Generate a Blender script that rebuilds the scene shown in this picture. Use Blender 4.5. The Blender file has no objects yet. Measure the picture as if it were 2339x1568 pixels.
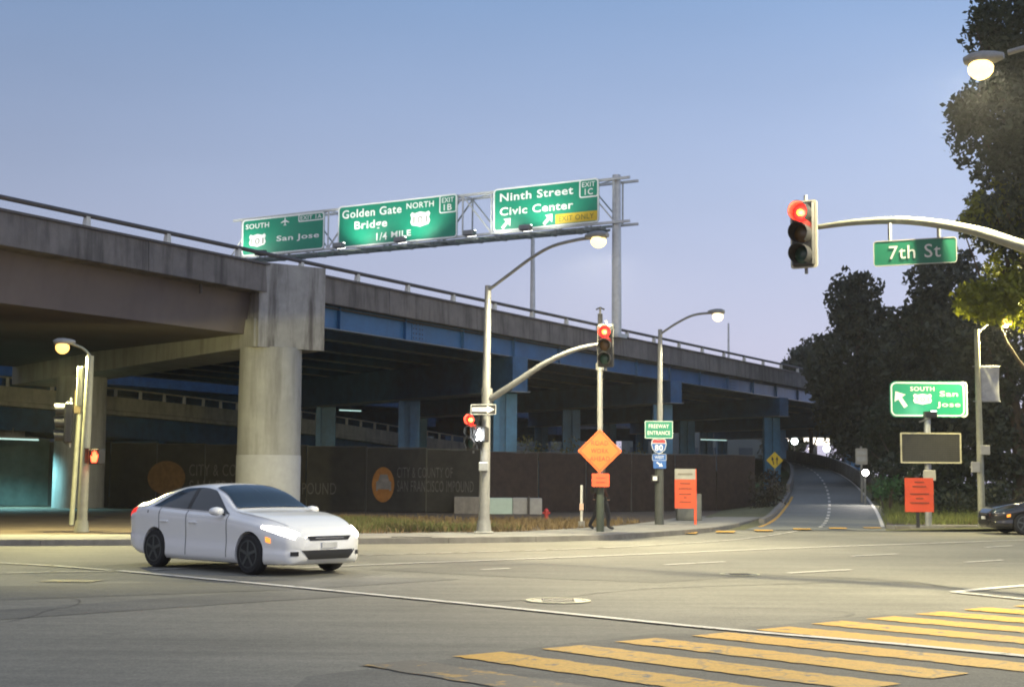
import bpy, bmesh, math, random
import numpy as np
from mathutils import Vector, Matrix, Euler
R = math.radians
random.seed(7); rng = np.random.default_rng(7)
SC = bpy.context.scene
COL = SC.collection

# ---------------------------------------------------------------- camera, sky, sun, exposure
EYE = 1.6; FPX = 3248.6; PITCH = R(5.42); ROLL = R(0.40)
cam = bpy.data.cameras.new('camera'); cam_o = bpy.data.objects.new('camera', cam); COL.objects.link(cam_o)
cam.sensor_width = 36; cam.lens = 50; cam.clip_start = .1; cam.clip_end = 3000
CM = Matrix.Translation((0, 0, EYE)) @ Matrix.Rotation(R(90) + PITCH, 4, 'X') @ Matrix.Rotation(ROLL, 4, 'Z')
cam_o.matrix_world = CM; SC.camera = cam_o
CR = CM.to_3x3()

W = bpy.data.worlds.new('World'); SC.world = W; W.use_nodes = True
wn = W.node_tree.nodes; wl = W.node_tree.links; wn.clear()
sky = wn.new('ShaderNodeTexSky'); sky.sky_type = 'NISHITA'; sky.sun_disc = False
sky.sun_elevation = R(1.5); sky.sun_rotation = R(200); sky.air_density = 1.3; sky.dust_density = 0.6; sky.ozone_density = 3.0
tc = wn.new('ShaderNodeTexCoord'); sp = wn.new('ShaderNodeSeparateXYZ'); wl.new(tc.outputs['Generated'], sp.inputs[0])
rp = wn.new('ShaderNodeValToRGB'); wl.new(sp.outputs['Z'], rp.inputs[0])
el = rp.color_ramp.elements
el[0].position = 0.0; el[0].color = (.74, .72, .92, 1)
el[1].position = 1.0; el[1].color = (.13, .24, .48, 1)
for p_, c_ in ((.09, (.65, .67, .90, 1)), (.20, (.49, .575, .82, 1)), (.33, (.29, .43, .71, 1)), (.6, (.19, .32, .58, 1))):
    e = rp.color_ramp.elements.new(p_); e.color = c_
mxs = wn.new('ShaderNodeMixRGB'); mxs.blend_type = 'MIX'; mxs.inputs[0].default_value = .88
gain = wn.new('ShaderNodeMixRGB'); gain.blend_type = 'MULTIPLY'; gain.inputs[0].default_value = 1; gain.inputs[2].default_value = (.5, .5, .5, 1)
wl.new(sky.outputs[0], gain.inputs[1]); wl.new(gain.outputs[0], mxs.inputs[1]); wl.new(rp.outputs[0], mxs.inputs[2])
azr = wn.new('ShaderNodeMapRange'); azr.inputs[1].default_value = -1; azr.inputs[2].default_value = 1; azr.inputs[3].default_value = .5; azr.inputs[4].default_value = 1.42; wl.new(sp.outputs['X'], azr.inputs[0])
azm = wn.new('ShaderNodeMixRGB'); azm.blend_type = 'MULTIPLY'; azm.inputs[0].default_value = 1; wl.new(mxs.outputs[0], azm.inputs[1]); wl.new(azr.outputs[0], azm.inputs[2])
bg = wn.new('ShaderNodeBackground'); bg.inputs[1].default_value = .96
cn = wn.new('ShaderNodeTexNoise'); cn.inputs['Scale'].default_value = 2.2; cn.inputs['Detail'].default_value = 5; cmp_ = wn.new('ShaderNodeMapping'); cmp_.inputs['Scale'].default_value = (1, 1, 3.5); wl.new(tc.outputs['Generated'], cmp_.inputs[0]); wl.new(cmp_.outputs[0], cn.inputs['Vector'])
cr_ = wn.new('ShaderNodeMapRange'); cr_.inputs[1].default_value = .3; cr_.inputs[2].default_value = .7; cr_.inputs[3].default_value = .955; cr_.inputs[4].default_value = 1.045; wl.new(cn.outputs[0], cr_.inputs[0])
cm_ = wn.new('ShaderNodeMixRGB'); cm_.blend_type = 'MULTIPLY'; cm_.inputs[0].default_value = 1; wl.new(azm.outputs[0], cm_.inputs[1]); wl.new(cr_.outputs[0], cm_.inputs[2]); wl.new(cm_.outputs[0], bg.inputs[0])
wo = wn.new('ShaderNodeOutputWorld'); wl.new(bg.outputs[0], wo.inputs[0])

sun = bpy.data.lights.new('sun', 'SUN'); sun.energy = .95; sun.angle = R(140); sun.color = (1, .93, .88)
sun_o = bpy.data.objects.new('sun', sun); COL.objects.link(sun_o); sun_o.rotation_euler = (R(42), 0, R(-28))
SC.view_settings.view_transform = 'Standard'; SC.view_settings.look = 'None'
SC.view_settings.exposure = 0; SC.view_settings.gamma = 1
SC.render.engine = 'CYCLES'
SC.cycles.use_denoising = True; SC.cycles.pixel_filter_type = 'BLACKMAN_HARRIS'; SC.cycles.filter_width = 1.9; SC.cycles.max_bounces = 5; SC.cycles.diffuse_bounces = 3; SC.cycles.glossy_bounces = 2
SC.cycles.transmission_bounces = 2; SC.cycles.sample_clamp_indirect = 4; SC.cycles.caustics_reflective = False; SC.cycles.caustics_refractive = False

# ---------------------------------------------------------------- helpers
def ray(px, py):
    return CR @ Vector(((px - 1169.5) / FPX, -(py - 784) / FPX, -1))
def at(px, py, Y):
    d = ray(px, py); k = Y / d.y
    return Vector((d.x * k, Y, EYE + d.z * k))
def g(px, py, z=0.0):
    d = ray(px, py); k = (z - EYE) / d.z
    return Vector((d.x * k, d.y * k, z))

MATS = {}
def mat(name, col, rough=.6, metal=0, var=.18, scale=4, bump=0, bscale=60, emit=0, ecol=None, stain=0, stain_col=(.05, .045, .04), spec=.5, trans=0, alpha=1):
    if name in MATS: return MATS[name]
    m = bpy.data.materials.new(name); m.use_nodes = True; nt = m.node_tree; N = nt.nodes; L = nt.links
    b = N['Principled BSDF']; b.inputs['Roughness'].default_value = rough; b.inputs['Metallic'].default_value = metal
    b.inputs['Specular IOR Level'].default_value = spec
    if trans: b.inputs['Transmission Weight'].default_value = trans
    co = N.new('ShaderNodeTexCoord')
    out = None
    rgb = N.new('ShaderNodeRGB'); rgb.outputs[0].default_value = (*col, 1); out = rgb.outputs[0]
    if var:
        n = N.new('ShaderNodeTexNoise'); n.inputs['Scale'].default_value = scale; n.inputs['Detail'].default_value = 6; n.inputs['Roughness'].default_value = .65
        L.new(co.outputs['Object'], n.inputs['Vector'])
        mr = N.new('ShaderNodeMapRange'); mr.inputs[1].default_value = .3; mr.inputs[2].default_value = .7; mr.inputs[3].default_value = 1 - var; mr.inputs[4].default_value = 1 + var
        L.new(n.outputs[0], mr.inputs[0])
        mu = N.new('ShaderNodeMixRGB'); mu.blend_type = 'MULTIPLY'; mu.inputs[0].default_value = 1
        L.new(out, mu.inputs[1]); L.new(mr.outputs[0], mu.inputs[2]); out = mu.outputs[0]
    if stain:
        mp = N.new('ShaderNodeMapping'); mp.inputs['Scale'].default_value = (1.1, 1.1, .12); L.new(co.outputs['Object'], mp.inputs[0])
        n2 = N.new('ShaderNodeTexNoise'); n2.inputs['Scale'].default_value = 1.7; n2.inputs['Detail'].default_value = 8; n2.inputs['Roughness'].default_value = .7; L.new(mp.outputs[0], n2.inputs['Vector'])
        r2 = N.new('ShaderNodeMapRange'); r2.inputs[1].default_value = .47; r2.inputs[2].default_value = .66; r2.inputs[3].default_value = 0; r2.inputs[4].default_value = stain; L.new(n2.outputs[0], r2.inputs[0])
        mx = N.new('ShaderNodeMixRGB'); L.new(r2.outputs[0], mx.inputs[0]); L.new(out, mx.inputs[1]); mx.inputs[2].default_value = (*stain_col, 1); out = mx.outputs[0]
    L.new(out, b.inputs['Base Color'])
    if bump:
        n3 = N.new('ShaderNodeTexNoise'); n3.inputs['Scale'].default_value = bscale; n3.inputs['Detail'].default_value = 4; L.new(co.outputs['Object'], n3.inputs['Vector'])
        bp = N.new('ShaderNodeBump'); bp.inputs['Strength'].default_value = bump; bp.inputs['Distance'].default_value = .02; L.new(n3.outputs[0], bp.inputs['Height']); L.new(bp.outputs[0], b.inputs['Normal'])
    if emit:
        b.inputs['Emission Color'].default_value = (*(ecol or col), 1); b.inputs['Emission Strength'].default_value = emit
    MATS[name] = m
    return m

class MB:
    def __init__(s): s.v = []; s.f = []
    def add(s, vs, fs):
        o = len(s.v); s.v += [tuple(v) for v in vs]; s.f += [tuple(i + o for i in f) for f in fs]; return s
    def box(s, x0, x1, y0, y1, z0, z1):
        return s.add([(x0, y0, z0), (x1, y0, z0), (x1, y1, z0), (x0, y1, z0), (x0, y0, z1), (x1, y0, z1), (x1, y1, z1), (x0, y1, z1)],
                     [(3, 2, 1, 0), (4, 5, 6, 7), (0, 1, 5, 4), (1, 2, 6, 5), (2, 3, 7, 6), (3, 0, 4, 7)])
    def cbox(s, x0, x1, y0, y1, z0, z1, b=.02):
        # box with chamfered vertical edges and top edges
        def ring(i, z): return [(x0 + i, y0 + b + 0, z), (x0 + b, y0 + i, z), (x1 - b, y0 + i, z), (x1 - i, y0 + b, z), (x1 - i, y1 - b, z), (x1 - b, y1 - i, z), (x0 + b, y1 - i, z), (x0 + i, y1 - b, z)]
        rs = [ring(b * .7, z0), ring(0, z0 + b), ring(0, z1 - b), ring(b * .7, z1)]
        vs = [p for r in rs for p in r]; fs = []
        for k in range(3):
            for i in range(8): fs.append((k * 8 + i, k * 8 + (i + 1) % 8, k * 8 + 8 + (i + 1) % 8, k * 8 + 8 + i))
        fs.append(tuple(reversed(range(8)))); fs.append(tuple(range(24, 32)))
        return s.add(vs, fs)
    def hexa(s, b, t):
        return s.add(list(b) + list(t), [(3, 2, 1, 0), (4, 5, 6, 7), (0, 1, 5, 4), (1, 2, 6, 5), (2, 3, 7, 6), (3, 0, 4, 7)])
    def bar(s, a, b, w, h=None):
        a = Vector(a); b = Vector(b); h = h or w; d = (b - a).normalized()
        u = d.cross(Vector((0, 0, 1)));
        if u.length < .01: u = Vector((1, 0, 0))
        u.normalize(); v = u.cross(d)
        c = [(-1, -1), (1, -1), (1, 1), (-1, 1)]
        return s.hexa([a + u * i * w / 2 + v * j * h / 2 for i, j in c], [b + u * i * w / 2 + v * j * h / 2 for i, j in c])
    def tube(s, pts, rad, n=10, cap=True):
        pts = [Vector(p) for p in pts]
        if not hasattr(rad, '__len__'): rad = [rad] * len(pts)
        vs = []; fs = []; pu = None
        for i, p in enumerate(pts):
            d = (pts[min(i + 1, len(pts) - 1)] - pts[max(i - 1, 0)]).normalized()
            if pu is None:
                u = d.cross(Vector((0, 0, 1)))
                if u.length < .05: u = d.cross(Vector((0, 1, 0)))
            else: u = pu - d * pu.dot(d)
            u.normalize(); pu = u; w = d.cross(u)
            for k in range(n):
                a = 2 * math.pi * k / n; vs.append(p + (u * math.cos(a) + w * math.sin(a)) * rad[i])
        for i in range(len(pts) - 1):
            for k in range(n): fs.append((i * n + k, i * n + (k + 1) % n, i * n + n + (k + 1) % n, i * n + n + k))
        if cap: fs.append(tuple(reversed(range(n)))); fs.append(tuple(range((len(pts) - 1) * n, len(pts) * n)))
        return s.add(vs, fs)
    def lathe(s, prof, n=16, axis='z', c=(0, 0, 0), cap=True):
        vs = []; fs = []
        for r, z in prof:
            for k in range(n):
                a = 2 * math.pi * k / n; x, y = r * math.cos(a), r * math.sin(a)
                p = {'z': (x, y, z), 'y': (x, z, -y), 'x': (z, x, y)}[axis]; vs.append((p[0] + c[0], p[1] + c[1], p[2] + c[2]))
        m = len(prof)
        for i in range(m - 1):
            for k in range(n): fs.append((i * n + k, i * n + (k + 1) % n, i * n + n + (k + 1) % n, i * n + n + k))
        if cap:
            fs.append(tuple(reversed(range(n)))); fs.append(tuple(range((m - 1) * n, m * n)))
        return s.add(vs, fs)
    def prism(s, poly, y0, y1):   # polygon in xz, extruded along y
        n = len(poly); vs = [(x, y0, z) for x, z in poly] + [(x, y1, z) for x, z in poly]
        fs = [tuple(range(n)), tuple(reversed(range(n, 2 * n)))] + [(i + n, (i + 1) % n + n, (i + 1) % n, i) for i in range(n)]
        return s.add(vs, fs)
    def slab(s, poly, z0, z1):    # polygon in xy
        n = len(poly); vs = [(p[0], p[1], z0) for p in poly] + [(p[0], p[1], z1) for p in poly]
        return s.add(vs, [tuple(reversed(range(n))), tuple(range(n, 2 * n))] + [(i, (i + 1) % n, (i + 1) % n + n, i + n) for i in range(n)])
    def build(s, name, m, parent=None, smooth=None, loc=None):
        me = bpy.data.meshes.new(name); me.from_pydata(s.v, [], s.f); me.update()
        return link(name, me, m, parent, smooth, loc)

def link(name, me, m, parent=None, smooth=None, loc=None, fix=True):
    if fix:
        bm = bmesh.new(); bm.from_mesh(me); bmesh.ops.recalc_face_normals(bm, faces=bm.faces); bm.to_mesh(me); bm.free()
    if m is not None and not me.materials: me.materials.append(m)
    if smooth:
        for p in me.polygons: p.use_smooth = True
        me.set_sharp_from_angle(angle=R(smooth))
    o = bpy.data.objects.new(name, me); COL.objects.link(o)
    if parent: o.parent = parent
    if loc is not None: o.location = loc
    return o
def thing(name, label, cat, loc=(0, 0, 0), rz=0, group=None):
    o = bpy.data.objects.new(name, None); COL.objects.link(o); o.empty_display_size = .2
    o.location = loc; o.rotation_euler = (0, 0, rz); o['label'] = label; o['category'] = cat
    if group: o['group'] = group
    return o
def tag(o, label, cat, group=None):
    o['label'] = label; o['category'] = cat
    if group: o['group'] = group
    return o
def struct(o): o['kind'] = 'structure'; return o
def lamp(name, parent, loc, energy, color, kind='SPOT', size=.15, angle=165, target=None, blend=.4):
    l = bpy.data.lights.new(name, kind); l.energy = energy; l.color = color; l.shadow_soft_size = size
    if kind == 'SPOT': l.spot_size = R(angle); l.spot_blend = blend
    o = bpy.data.objects.new(name, l); COL.objects.link(o); o.location = loc
    if target is not None:
        o.rotation_euler = (Vector(target) - Vector(loc)).to_track_quat('-Z', 'Y').to_euler()
    if parent: o.parent = parent
    return o
def smoothpath(pts, n=8):
    P = [Vector(p) for p in pts]; out = []
    for i in range(len(P) - 1):
        p0 = P[max(i - 1, 0)]; p1 = P[i]; p2 = P[i + 1]; p3 = P[min(i + 2, len(P) - 1)]
        for k in range(n):
            t = k / n
            out.append(.5 * ((2 * p1) + (p2 - p0) * t + (2 * p0 - 5 * p1 + 4 * p2 - p3) * t * t + (3 * p1 - p0 - 3 * p2 + p3) * t ** 3))
    out.append(P[-1]); return out

TXC = {}
def text_polys(s, bold=.012):
    key = (s, bold)
    if key in TXC: return TXC[key]
    cu = bpy.data.curves.new('t', 'FONT'); cu.body = s; cu.size = 1; cu.offset = bold; cu.resolution_u = 3; cu.space_character = 1.08
    o = bpy.data.objects.new('t', cu); COL.objects.link(o)
    dg = bpy.context.evaluated_depsgraph_get(); me = bpy.data.meshes.new_from_object(o.evaluated_get(dg))
    vs = [(v.co.x, v.co.y) for v in me.vertices]; fs = [tuple(p.vertices) for p in me.polygons]
    bpy.data.objects.remove(o); bpy.data.curves.remove(cu); bpy.data.meshes.remove(me)
    TXC[key] = (vs, fs); return TXC[key]
def text_fit(mb, s, x0, x1, z0, z1, y, bold=.012):
    vs, fs = text_polys(s, bold)
    ax = min(v[0] for v in vs); bx = max(v[0] for v in vs); az = min(v[1] for v in vs); bz = max(v[1] for v in vs)
    mb.add([(x0 + (v[0] - ax) / (bx - ax) * (x1 - x0), y, z0 + (v[1] - az) / (bz - az) * (z1 - z0)) for v in vs], fs); return mb
def words_fit(s, x0, x1, z0, z1, y, bold, m, parent, name='lettering'):
    # one lettering part per word, laid out as one line
    full = text_polys(s, bold)[0]; ax = min(v[0] for v in full); bx = max(v[0] for v in full); az = min(v[1] for v in full); bz = max(v[1] for v in full); kx = (x1 - x0) / (bx - ax); kz = (z1 - z0) / (bz - az)
    ws = s.split(' ')
    for i, w in enumerate(ws):
        wv = text_polys(w, bold)[0]; pv = text_polys(' '.join(ws[:i + 1]), bold)[0]
        wa = min(v[0] for v in wv); wb = max(v[0] for v in wv); e = max(v[0] for v in pv); wz0 = min(v[1] for v in wv); wz1 = max(v[1] for v in wv)
        text_fit(MB(), w, x0 + (e - (wb - wa) - ax) * kx, x0 + (e - ax) * kx, z0 + (wz0 - az) * kz, z0 + (wz1 - az) * kz, y, bold).build(name, m, parent)
def text_h(mb, s, cx, z0, h, y, bold=.012, wmax=None):
    vs, fs = text_polys(s, bold); w = max(v[0] for v in vs) - min(v[0] for v in vs); w = w * h / .72
    if wmax and w > wmax: w = wmax
    return text_fit(mb, s, cx - w / 2, cx + w / 2, z0, z0 + h, y, bold)
def rrect(x0, x1, z0, z1, r, n=4):
    pts = []
    for cx, cz, a0 in ((x1 - r, z1 - r, 0), (x0 + r, z1 - r, 90), (x0 + r, z0 + r, 180), (x1 - r, z0 + r, 270)):
        for k in range(n + 1):
            a = R(a0 + 90 * k / n); pts.append((cx + r * math.cos(a), cz + r * math.sin(a)))
    return pts
def ringp(mb, outer, inner, y0, y1):
    n = len(outer)
    vs = [(x, y0, z) for x, z in outer] + [(x, y0, z) for x, z in inner] + [(x, y1, z) for x, z in outer] + [(x, y1, z) for x, z in inner]
    fs = []
    for i in range(n):
        j = (i + 1) % n
        fs += [(i, j, n + j, n + i), (2 * n + i, i, j, 2 * n + j), (n + i, n + j, 3 * n + j, 3 * n + i)]
    return mb.add(vs, fs)
SHIELD = [(-.5, .34), (-.42, .5), (-.28, .41), (0, .5), (.28, .41), (.42, .5), (.5, .34), (.44, .1), (.5, -.14), (.42, -.36), (.2, -.42), (0, -.5), (-.2, -.42), (-.42, -.36), (-.5, -.14), (-.44, .1)]
ARROW = [(-.11, -.5), (.11, -.5), (.11, .05), (.36, .05), (0, .5), (-.36, .05), (-.11, .05)]
PLANE = [(0, .5), (.06, .38), (.07, .18), (.5, -.08), (.5, -.17), (.07, -.06), (.05, -.32), (.18, -.42), (.18, -.48), (0, -.44), (-.18, -.48), (-.18, -.42), (-.05, -.32), (-.07, -.06), (-.5, -.17), (-.5, -.08), (-.07, .18), (-.06, .38)]
def shape(mb, poly, cx, cz, w, h, y, rot=0):
    c, s = math.cos(rot), math.sin(rot)
    pts = []
    for x, z in poly:
        X, Z = x * w, z * h; pts.append((cx + X * c - Z * s, cz + X * s + Z * c))
    return mb.prism(pts, y - .004, y + .004)

# ---------------------------------------------------------------- materials
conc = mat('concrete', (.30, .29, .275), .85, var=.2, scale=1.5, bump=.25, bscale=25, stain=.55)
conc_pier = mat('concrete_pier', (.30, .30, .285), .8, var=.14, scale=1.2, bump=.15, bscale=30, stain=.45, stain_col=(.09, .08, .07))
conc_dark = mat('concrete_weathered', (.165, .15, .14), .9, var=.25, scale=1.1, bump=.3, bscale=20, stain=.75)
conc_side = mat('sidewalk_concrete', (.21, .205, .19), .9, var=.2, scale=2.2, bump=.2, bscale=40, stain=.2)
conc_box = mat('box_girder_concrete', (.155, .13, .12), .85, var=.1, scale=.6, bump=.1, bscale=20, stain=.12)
blue = mat('blue_steel_paint', (.03, .12, .27), .42, var=.22, scale=1.3, stain=.25, stain_col=(.03, .07, .12))
blue_far = mat('blue_steel_shaded', (.022, .085, .19), .5, var=.3, scale=1.8, stain=.3, stain_col=(.03, .06, .1))  # darker copy of the blue steel, under-deck shade put into its colour
rail_m = mat('rail_dark_metal', (.10, .09, .085), .6, .3, var=.2)
post_w = mat('rail_post_concrete', (.62, .61, .56), .8, var=.15)
galv = mat('galvanised_steel', (.36, .37, .37), .42, .55, var=.16, scale=5)
galv_dull = mat('dull_grey_pole', (.25, .25, .24), .5, .35, var=.15, scale=6)
pole_y = mat('pale_painted_pole', (.27, .27, .20), .5, .1, var=.14, scale=6)
black = mat('black_plastic', (.02, .02, .02), .45, var=.2)
blackg = mat('black_gloss', (.012, .012, .013), .18, var=0)
green = mat('sign_green', (.006, .25, .145), .45, var=.06, scale=3)
white = mat('sign_white', (.82, .84, .80), .5, var=.04)
orange = mat('sign_orange', (.78, .13, .02), .55, var=.07, scale=6)
redor = mat('sign_red_orange', (.74, .085, .025), .5, var=.08, scale=6)
signbk = mat('sign_black_ink', (.03, .025, .02), .6, var=0)
inkfade = mat('sign_faded_ink', (.26, .055, .02), .6, var=.3)
yellow = mat('sign_yellow', (.72, .50, .02), .5, var=.06)
sblue = mat('sign_blue', (.02, .12, .42), .45, var=.05)
sred = mat('sign_red', (.50, .05, .05), .45, var=.05)
grey_sign = mat('sign_grey', (.34, .33, .29), .7, var=.12)

def asphalt(name, base, patch=.5):
    m = bpy.data.materials.new(name); m.use_nodes = True; N = m.node_tree.nodes; L = m.node_tree.links; b = N['Principled BSDF']
    co = N.new('ShaderNodeTexCoord')
    def noise(sc, det=6, ro=.6, stretch=None):
        n = N.new('ShaderNodeTexNoise'); n.inputs['Scale'].default_value = sc; n.inputs['Detail'].default_value = det; n.inputs['Roughness'].default_value = ro
        if stretch:
            mp = N.new('ShaderNodeMapping'); mp.inputs['Scale'].default_value = stretch; mp.inputs['Rotation'].default_value = (0, 0, R(-42)); L.new(co.outputs['Object'], mp.inputs[0]); L.new(mp.outputs[0], n.inputs['Vector'])
        else: L.new(co.outputs['Object'], n.inputs['Vector'])
        return n
    def rng_(n, a, b_, c, d):
        r = N.new('ShaderNodeMapRange'); r.inputs[1].default_value = a; r.inputs[2].default_value = b_; r.inputs[3].default_value = c; r.inputs[4].default_value = d; L.new(n.outputs[0], r.inputs[0]); return r
    out = N.new('ShaderNodeRGB'); out.outputs[0].default_value = (*base, 1); cur = out.outputs[0]
    for r in (rng_(noise(.16, 5, .6), .3, .7, .78, 1.2), rng_(noise(1.4, 6, .7, (.18, 1.6, 1)), .3, .7, .80, 1.2), rng_(noise(9, 8, .8), .3, .7, .74, 1.28), rng_(noise(38, 4, .7), .3, .7, .66, 1.38), rng_(noise(170, 2, .5), .3, .7, .8, 1.22)):
        mu = N.new('ShaderNodeMixRGB'); mu.blend_type = 'MULTIPLY'; mu.inputs[0].default_value = 1; L.new(cur, mu.inputs[1]); L.new(r.outputs[0], mu.inputs[2]); cur = mu.outputs[0]
    # tar and oil spots
    o2 = rng_(noise(.9, 3, .5), .66, .74, 0, .35)
    mx = N.new('ShaderNodeMixRGB'); L.new(o2.outputs[0], mx.inputs[0]); L.new(cur, mx.inputs[1]); mx.inputs[2].default_value = (base[0] * .45, base[1] * .45, base[2] * .45, 1); cur = mx.outputs[0]
    L.new(cur, b.inputs['Base Color']); b.inputs['Roughness'].default_value = .82
    bp = N.new('ShaderNodeBump'); bp.inputs['Strength'].default_value = .5; bp.inputs['Distance'].default_value = .01; L.new(noise(90, 3, .6).outputs[0], bp.inputs['Height']); L.new(bp.outputs[0], b.inputs['Normal'])
    MATS[name] = m; return m
asph = asphalt('asphalt', (.172, .165, .135))
asph2 = asphalt('asphalt_patch', (.128, .124, .104))
asph_r = asphalt('asphalt_ramp', (.145, .152, .142))
def paint(name, col, wear=.5, sc=3.0):
    m = bpy.data.materials.new(name); m.use_nodes = True; N = m.node_tree.nodes; L = m.node_tree.links; b = N['Principled BSDF']
    co = N.new('ShaderNodeTexCoord'); n = N.new('ShaderNodeTexNoise'); n.inputs['Scale'].default_value = sc; n.inputs['Detail'].default_value = 9; n.inputs['Roughness'].default_value = .72; L.new(co.outputs['Object'], n.inputs['Vector'])
    r = N.new('ShaderNodeMapRange'); r.inputs[1].default_value = .5 + (1 - wear) * .16; r.inputs[2].default_value = r.inputs[1].default_value + .06; L.new(n.outputs[0], r.inputs[0])
    v = N.new('ShaderNodeTexVoronoi'); v.feature = 'DISTANCE_TO_EDGE'; v.inputs['Scale'].default_value = .9
    n4 = N.new('ShaderNodeTexNoise'); n4.inputs['Scale'].default_value = 2; L.new(co.outputs['Object'], n4.inputs['Vector'])
    ad = N.new('ShaderNodeMixRGB'); ad.blend_type = 'ADD'; ad.inputs[0].default_value = .5; L.new(co.outputs['Object'], ad.inputs[1]); L.new(n4.outputs[1], ad.inputs[2]); L.new(ad.outputs[0], v.inputs['Vector'])
    vr = N.new('ShaderNodeMapRange'); vr.inputs[1].default_value = .006; vr.inputs[2].default_value = .02; vr.inputs[3].default_value = .4; vr.inputs[4].default_value = 0; L.new(v.outputs[0], vr.inputs[0])
    mxm = N.new('ShaderNodeMath'); mxm.operation = 'MAXIMUM'; L.new(r.outputs[0], mxm.inputs[0]); L.new(vr.outputs[0], mxm.inputs[1])
    mx = N.new('ShaderNodeMixRGB'); L.new(mxm.outputs[0], mx.inputs[0]); mx.inputs[1].default_value = (*col, 1); mx.inputs[2].default_value = (.14, .125, .095, 1)
    n5 = N.new('ShaderNodeTexNoise'); n5.inputs['Scale'].default_value = 40; L.new(co.outputs['Object'], n5.inputs['Vector'])
    r5 = N.new('ShaderNodeMapRange'); r5.inputs[1].default_value = .3; r5.inputs[2].default_value = .7; r5.inputs[3].default_value = .8; r5.inputs[4].default_value = 1.12; L.new(n5.outputs[0], r5.inputs[0])
    mu = N.new('ShaderNodeMixRGB'); mu.blend_type = 'MULTIPLY'; mu.inputs[0].default_value = 1; L.new(mx.outputs[0], mu.inputs[1]); L.new(r5.outputs[0], mu.inputs[2])
    L.new(mu.outputs[0], b.inputs['Base Color']); b.inputs['Roughness'].default_value = .7
    MATS[name] = m; return m
p_yel = paint('yellow_road_paint', (.60, .33, .03), .6)
p_yel_old = paint('worn_yellow_road_paint', (.42, .26, .06), 1.6)
p_wht = paint('white_road_paint', (.62, .59, .52), .45)
p_wht_old = paint('worn_white_road_paint', (.45, .43, .38), .95)

# ================================================================ THE SETTING
gm = mat('bare_earth', (.085, .062, .04), .95, var=.35, scale=.8, bump=.4, bscale=12)
struct(MB().add([(-900, -200, -.03), (900, -200, -.03), (900, 1800, -.03), (-900, 1800, -.03)], [(0, 1, 2, 3)]).build('ground', gm))
# road sheet: near street plus cross street
road_poly = [(-90, -30), (90, -30), (90, 48.5), (14, 47.2), (6, 47.2), (4, 44), (-90, 37)]
road = struct(MB().add([(x, y, 0) for x, y in road_poly], [tuple(range(len(road_poly)))]).build('road', asph))

def sheet(name, pts, z, m, parent=road):
    P_ = [Vector(p) for p in pts]; c = sum(P_, Vector()) / len(P_)
    mb = MB(); mb.add([(p.x, p.y, z) for p in P_], [tuple(range(len(P_)))]); return mb.build(name, m, parent)
def strip(name, pts, w, z, m, parent=road):
    P_ = [Vector((p[0], p[1], 0)) for p in pts]; vs = []
    for i, p in enumerate(P_):
        d = (P_[min(i + 1, len(P_) - 1)] - P_[max(0, i - 1)]).normalized(); n = Vector((-d.y, d.x, 0)) * w / 2
        vs += [(p.x + n.x, p.y + n.y, z), (p.x - n.x, p.y - n.y, z)]
    fs = [(2 * i, 2 * i + 1, 2 * i + 3, 2 * i + 2) for i in range(len(P_) - 1)]
    return MB().add(vs, fs).build(name, m, parent)

# darker repaved patches
for q in ([(0, 1370), (700, 1345), (1050, 1322), (1000, 1318), (560, 1324), (0, 1338)], [(840, 1300), (1230, 1285), (1720, 1316), (1500, 1330), (1180, 1318)],
          [(-80, 1420), (620, 1372), (900, 1356), (560, 1352), (0, 1392)], [(700, 1545), (1060, 1500), (1290, 1470), (1500, 1447), (1640, 1447), (1700, 1470), (1700, 1610), (620, 1610)],
          [(1640, 1440), (2020, 1403), (2420, 1403), (2420, 1590), (1700, 1590), (1700, 1470)]):
    sheet('asphalt_patch', [g(*p) for p in q], .004, asph2)
# tar seams
tar = mat('tar_seam', (.045, .043, .04), .6, var=.3)
for q in ([(1900, 1318), (2060, 1326), (2200, 1345), (2400, 1362)], [(980, 1381), (1250, 1366), (1480, 1344), (1900, 1330)], [(1740, 1312), (1960, 1322), (2150, 1338)]):
    strip('tar_seam', smoothpath([g(*p) for p in q], 4), .045, .009, tar)
# thin wandering cracks
random.seed(99)
for x_, y_, a_, n_ in ((-7, 19, .1, 18), (6, 22, 2.9, 16), (0, 27, .2, 16), (-12, 24, .5, 14), (9, 30, 2.8, 16), (2.5, 18, .5, 14)):
    pts = [Vector((x_, y_, 0))]
    for _ in range(n_): a_ += random.gauss(0, .35); pts.append(pts[-1] + Vector((math.cos(a_), math.sin(a_), 0)) * random.uniform(.2, .5))
    strip('road_crack', pts, random.uniform(.010, .018), .0095, tar)
# crosswalk bars
cw_e = Vector((.775, .632, 0)).normalized(); cw_d = Vector((.690, -.724, 0)).normalized()
cw0 = g(1153, 1491)
for i in range(-1, 11):
    a = cw0 + cw_e * .995 * i + cw_d * random.uniform(-.06, .06); w = .56; L_ = 3.45 + (0 if i != 3 else .15)
    ns = 36; vs = []; fs = []
    for k in range(ns + 1):
        p = a + cw_d * (L_ * k / ns); j = .022
        q0 = p + cw_e * random.uniform(-j, j); q1 = p + cw_e * (-w + random.uniform(-j, j)); vs += [(q0.x, q0.y, .012), (q1.x, q1.y, .012)]
        if k: fs.append((2 * k - 2, 2 * k - 1, 2 * k + 1, 2 * k))
    MB().add(vs, fs).build('crosswalk_bar', p_yel_old if i < 0 else p_yel, road)
# far crosswalk across the ramp mouth
for px, py in ((1568, 1219), (1655, 1216), (1742, 1213), (1830, 1210), (1912, 1208), (1990, 1207)):
    a = g(px, py); sheet('crosswalk_bar', [a + Vector(v) for v in ((-.36, -.55, 0), (.22, -.55, 0), (.42, .55, 0), (-.16, .55, 0))], .045, p_yel)
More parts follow.
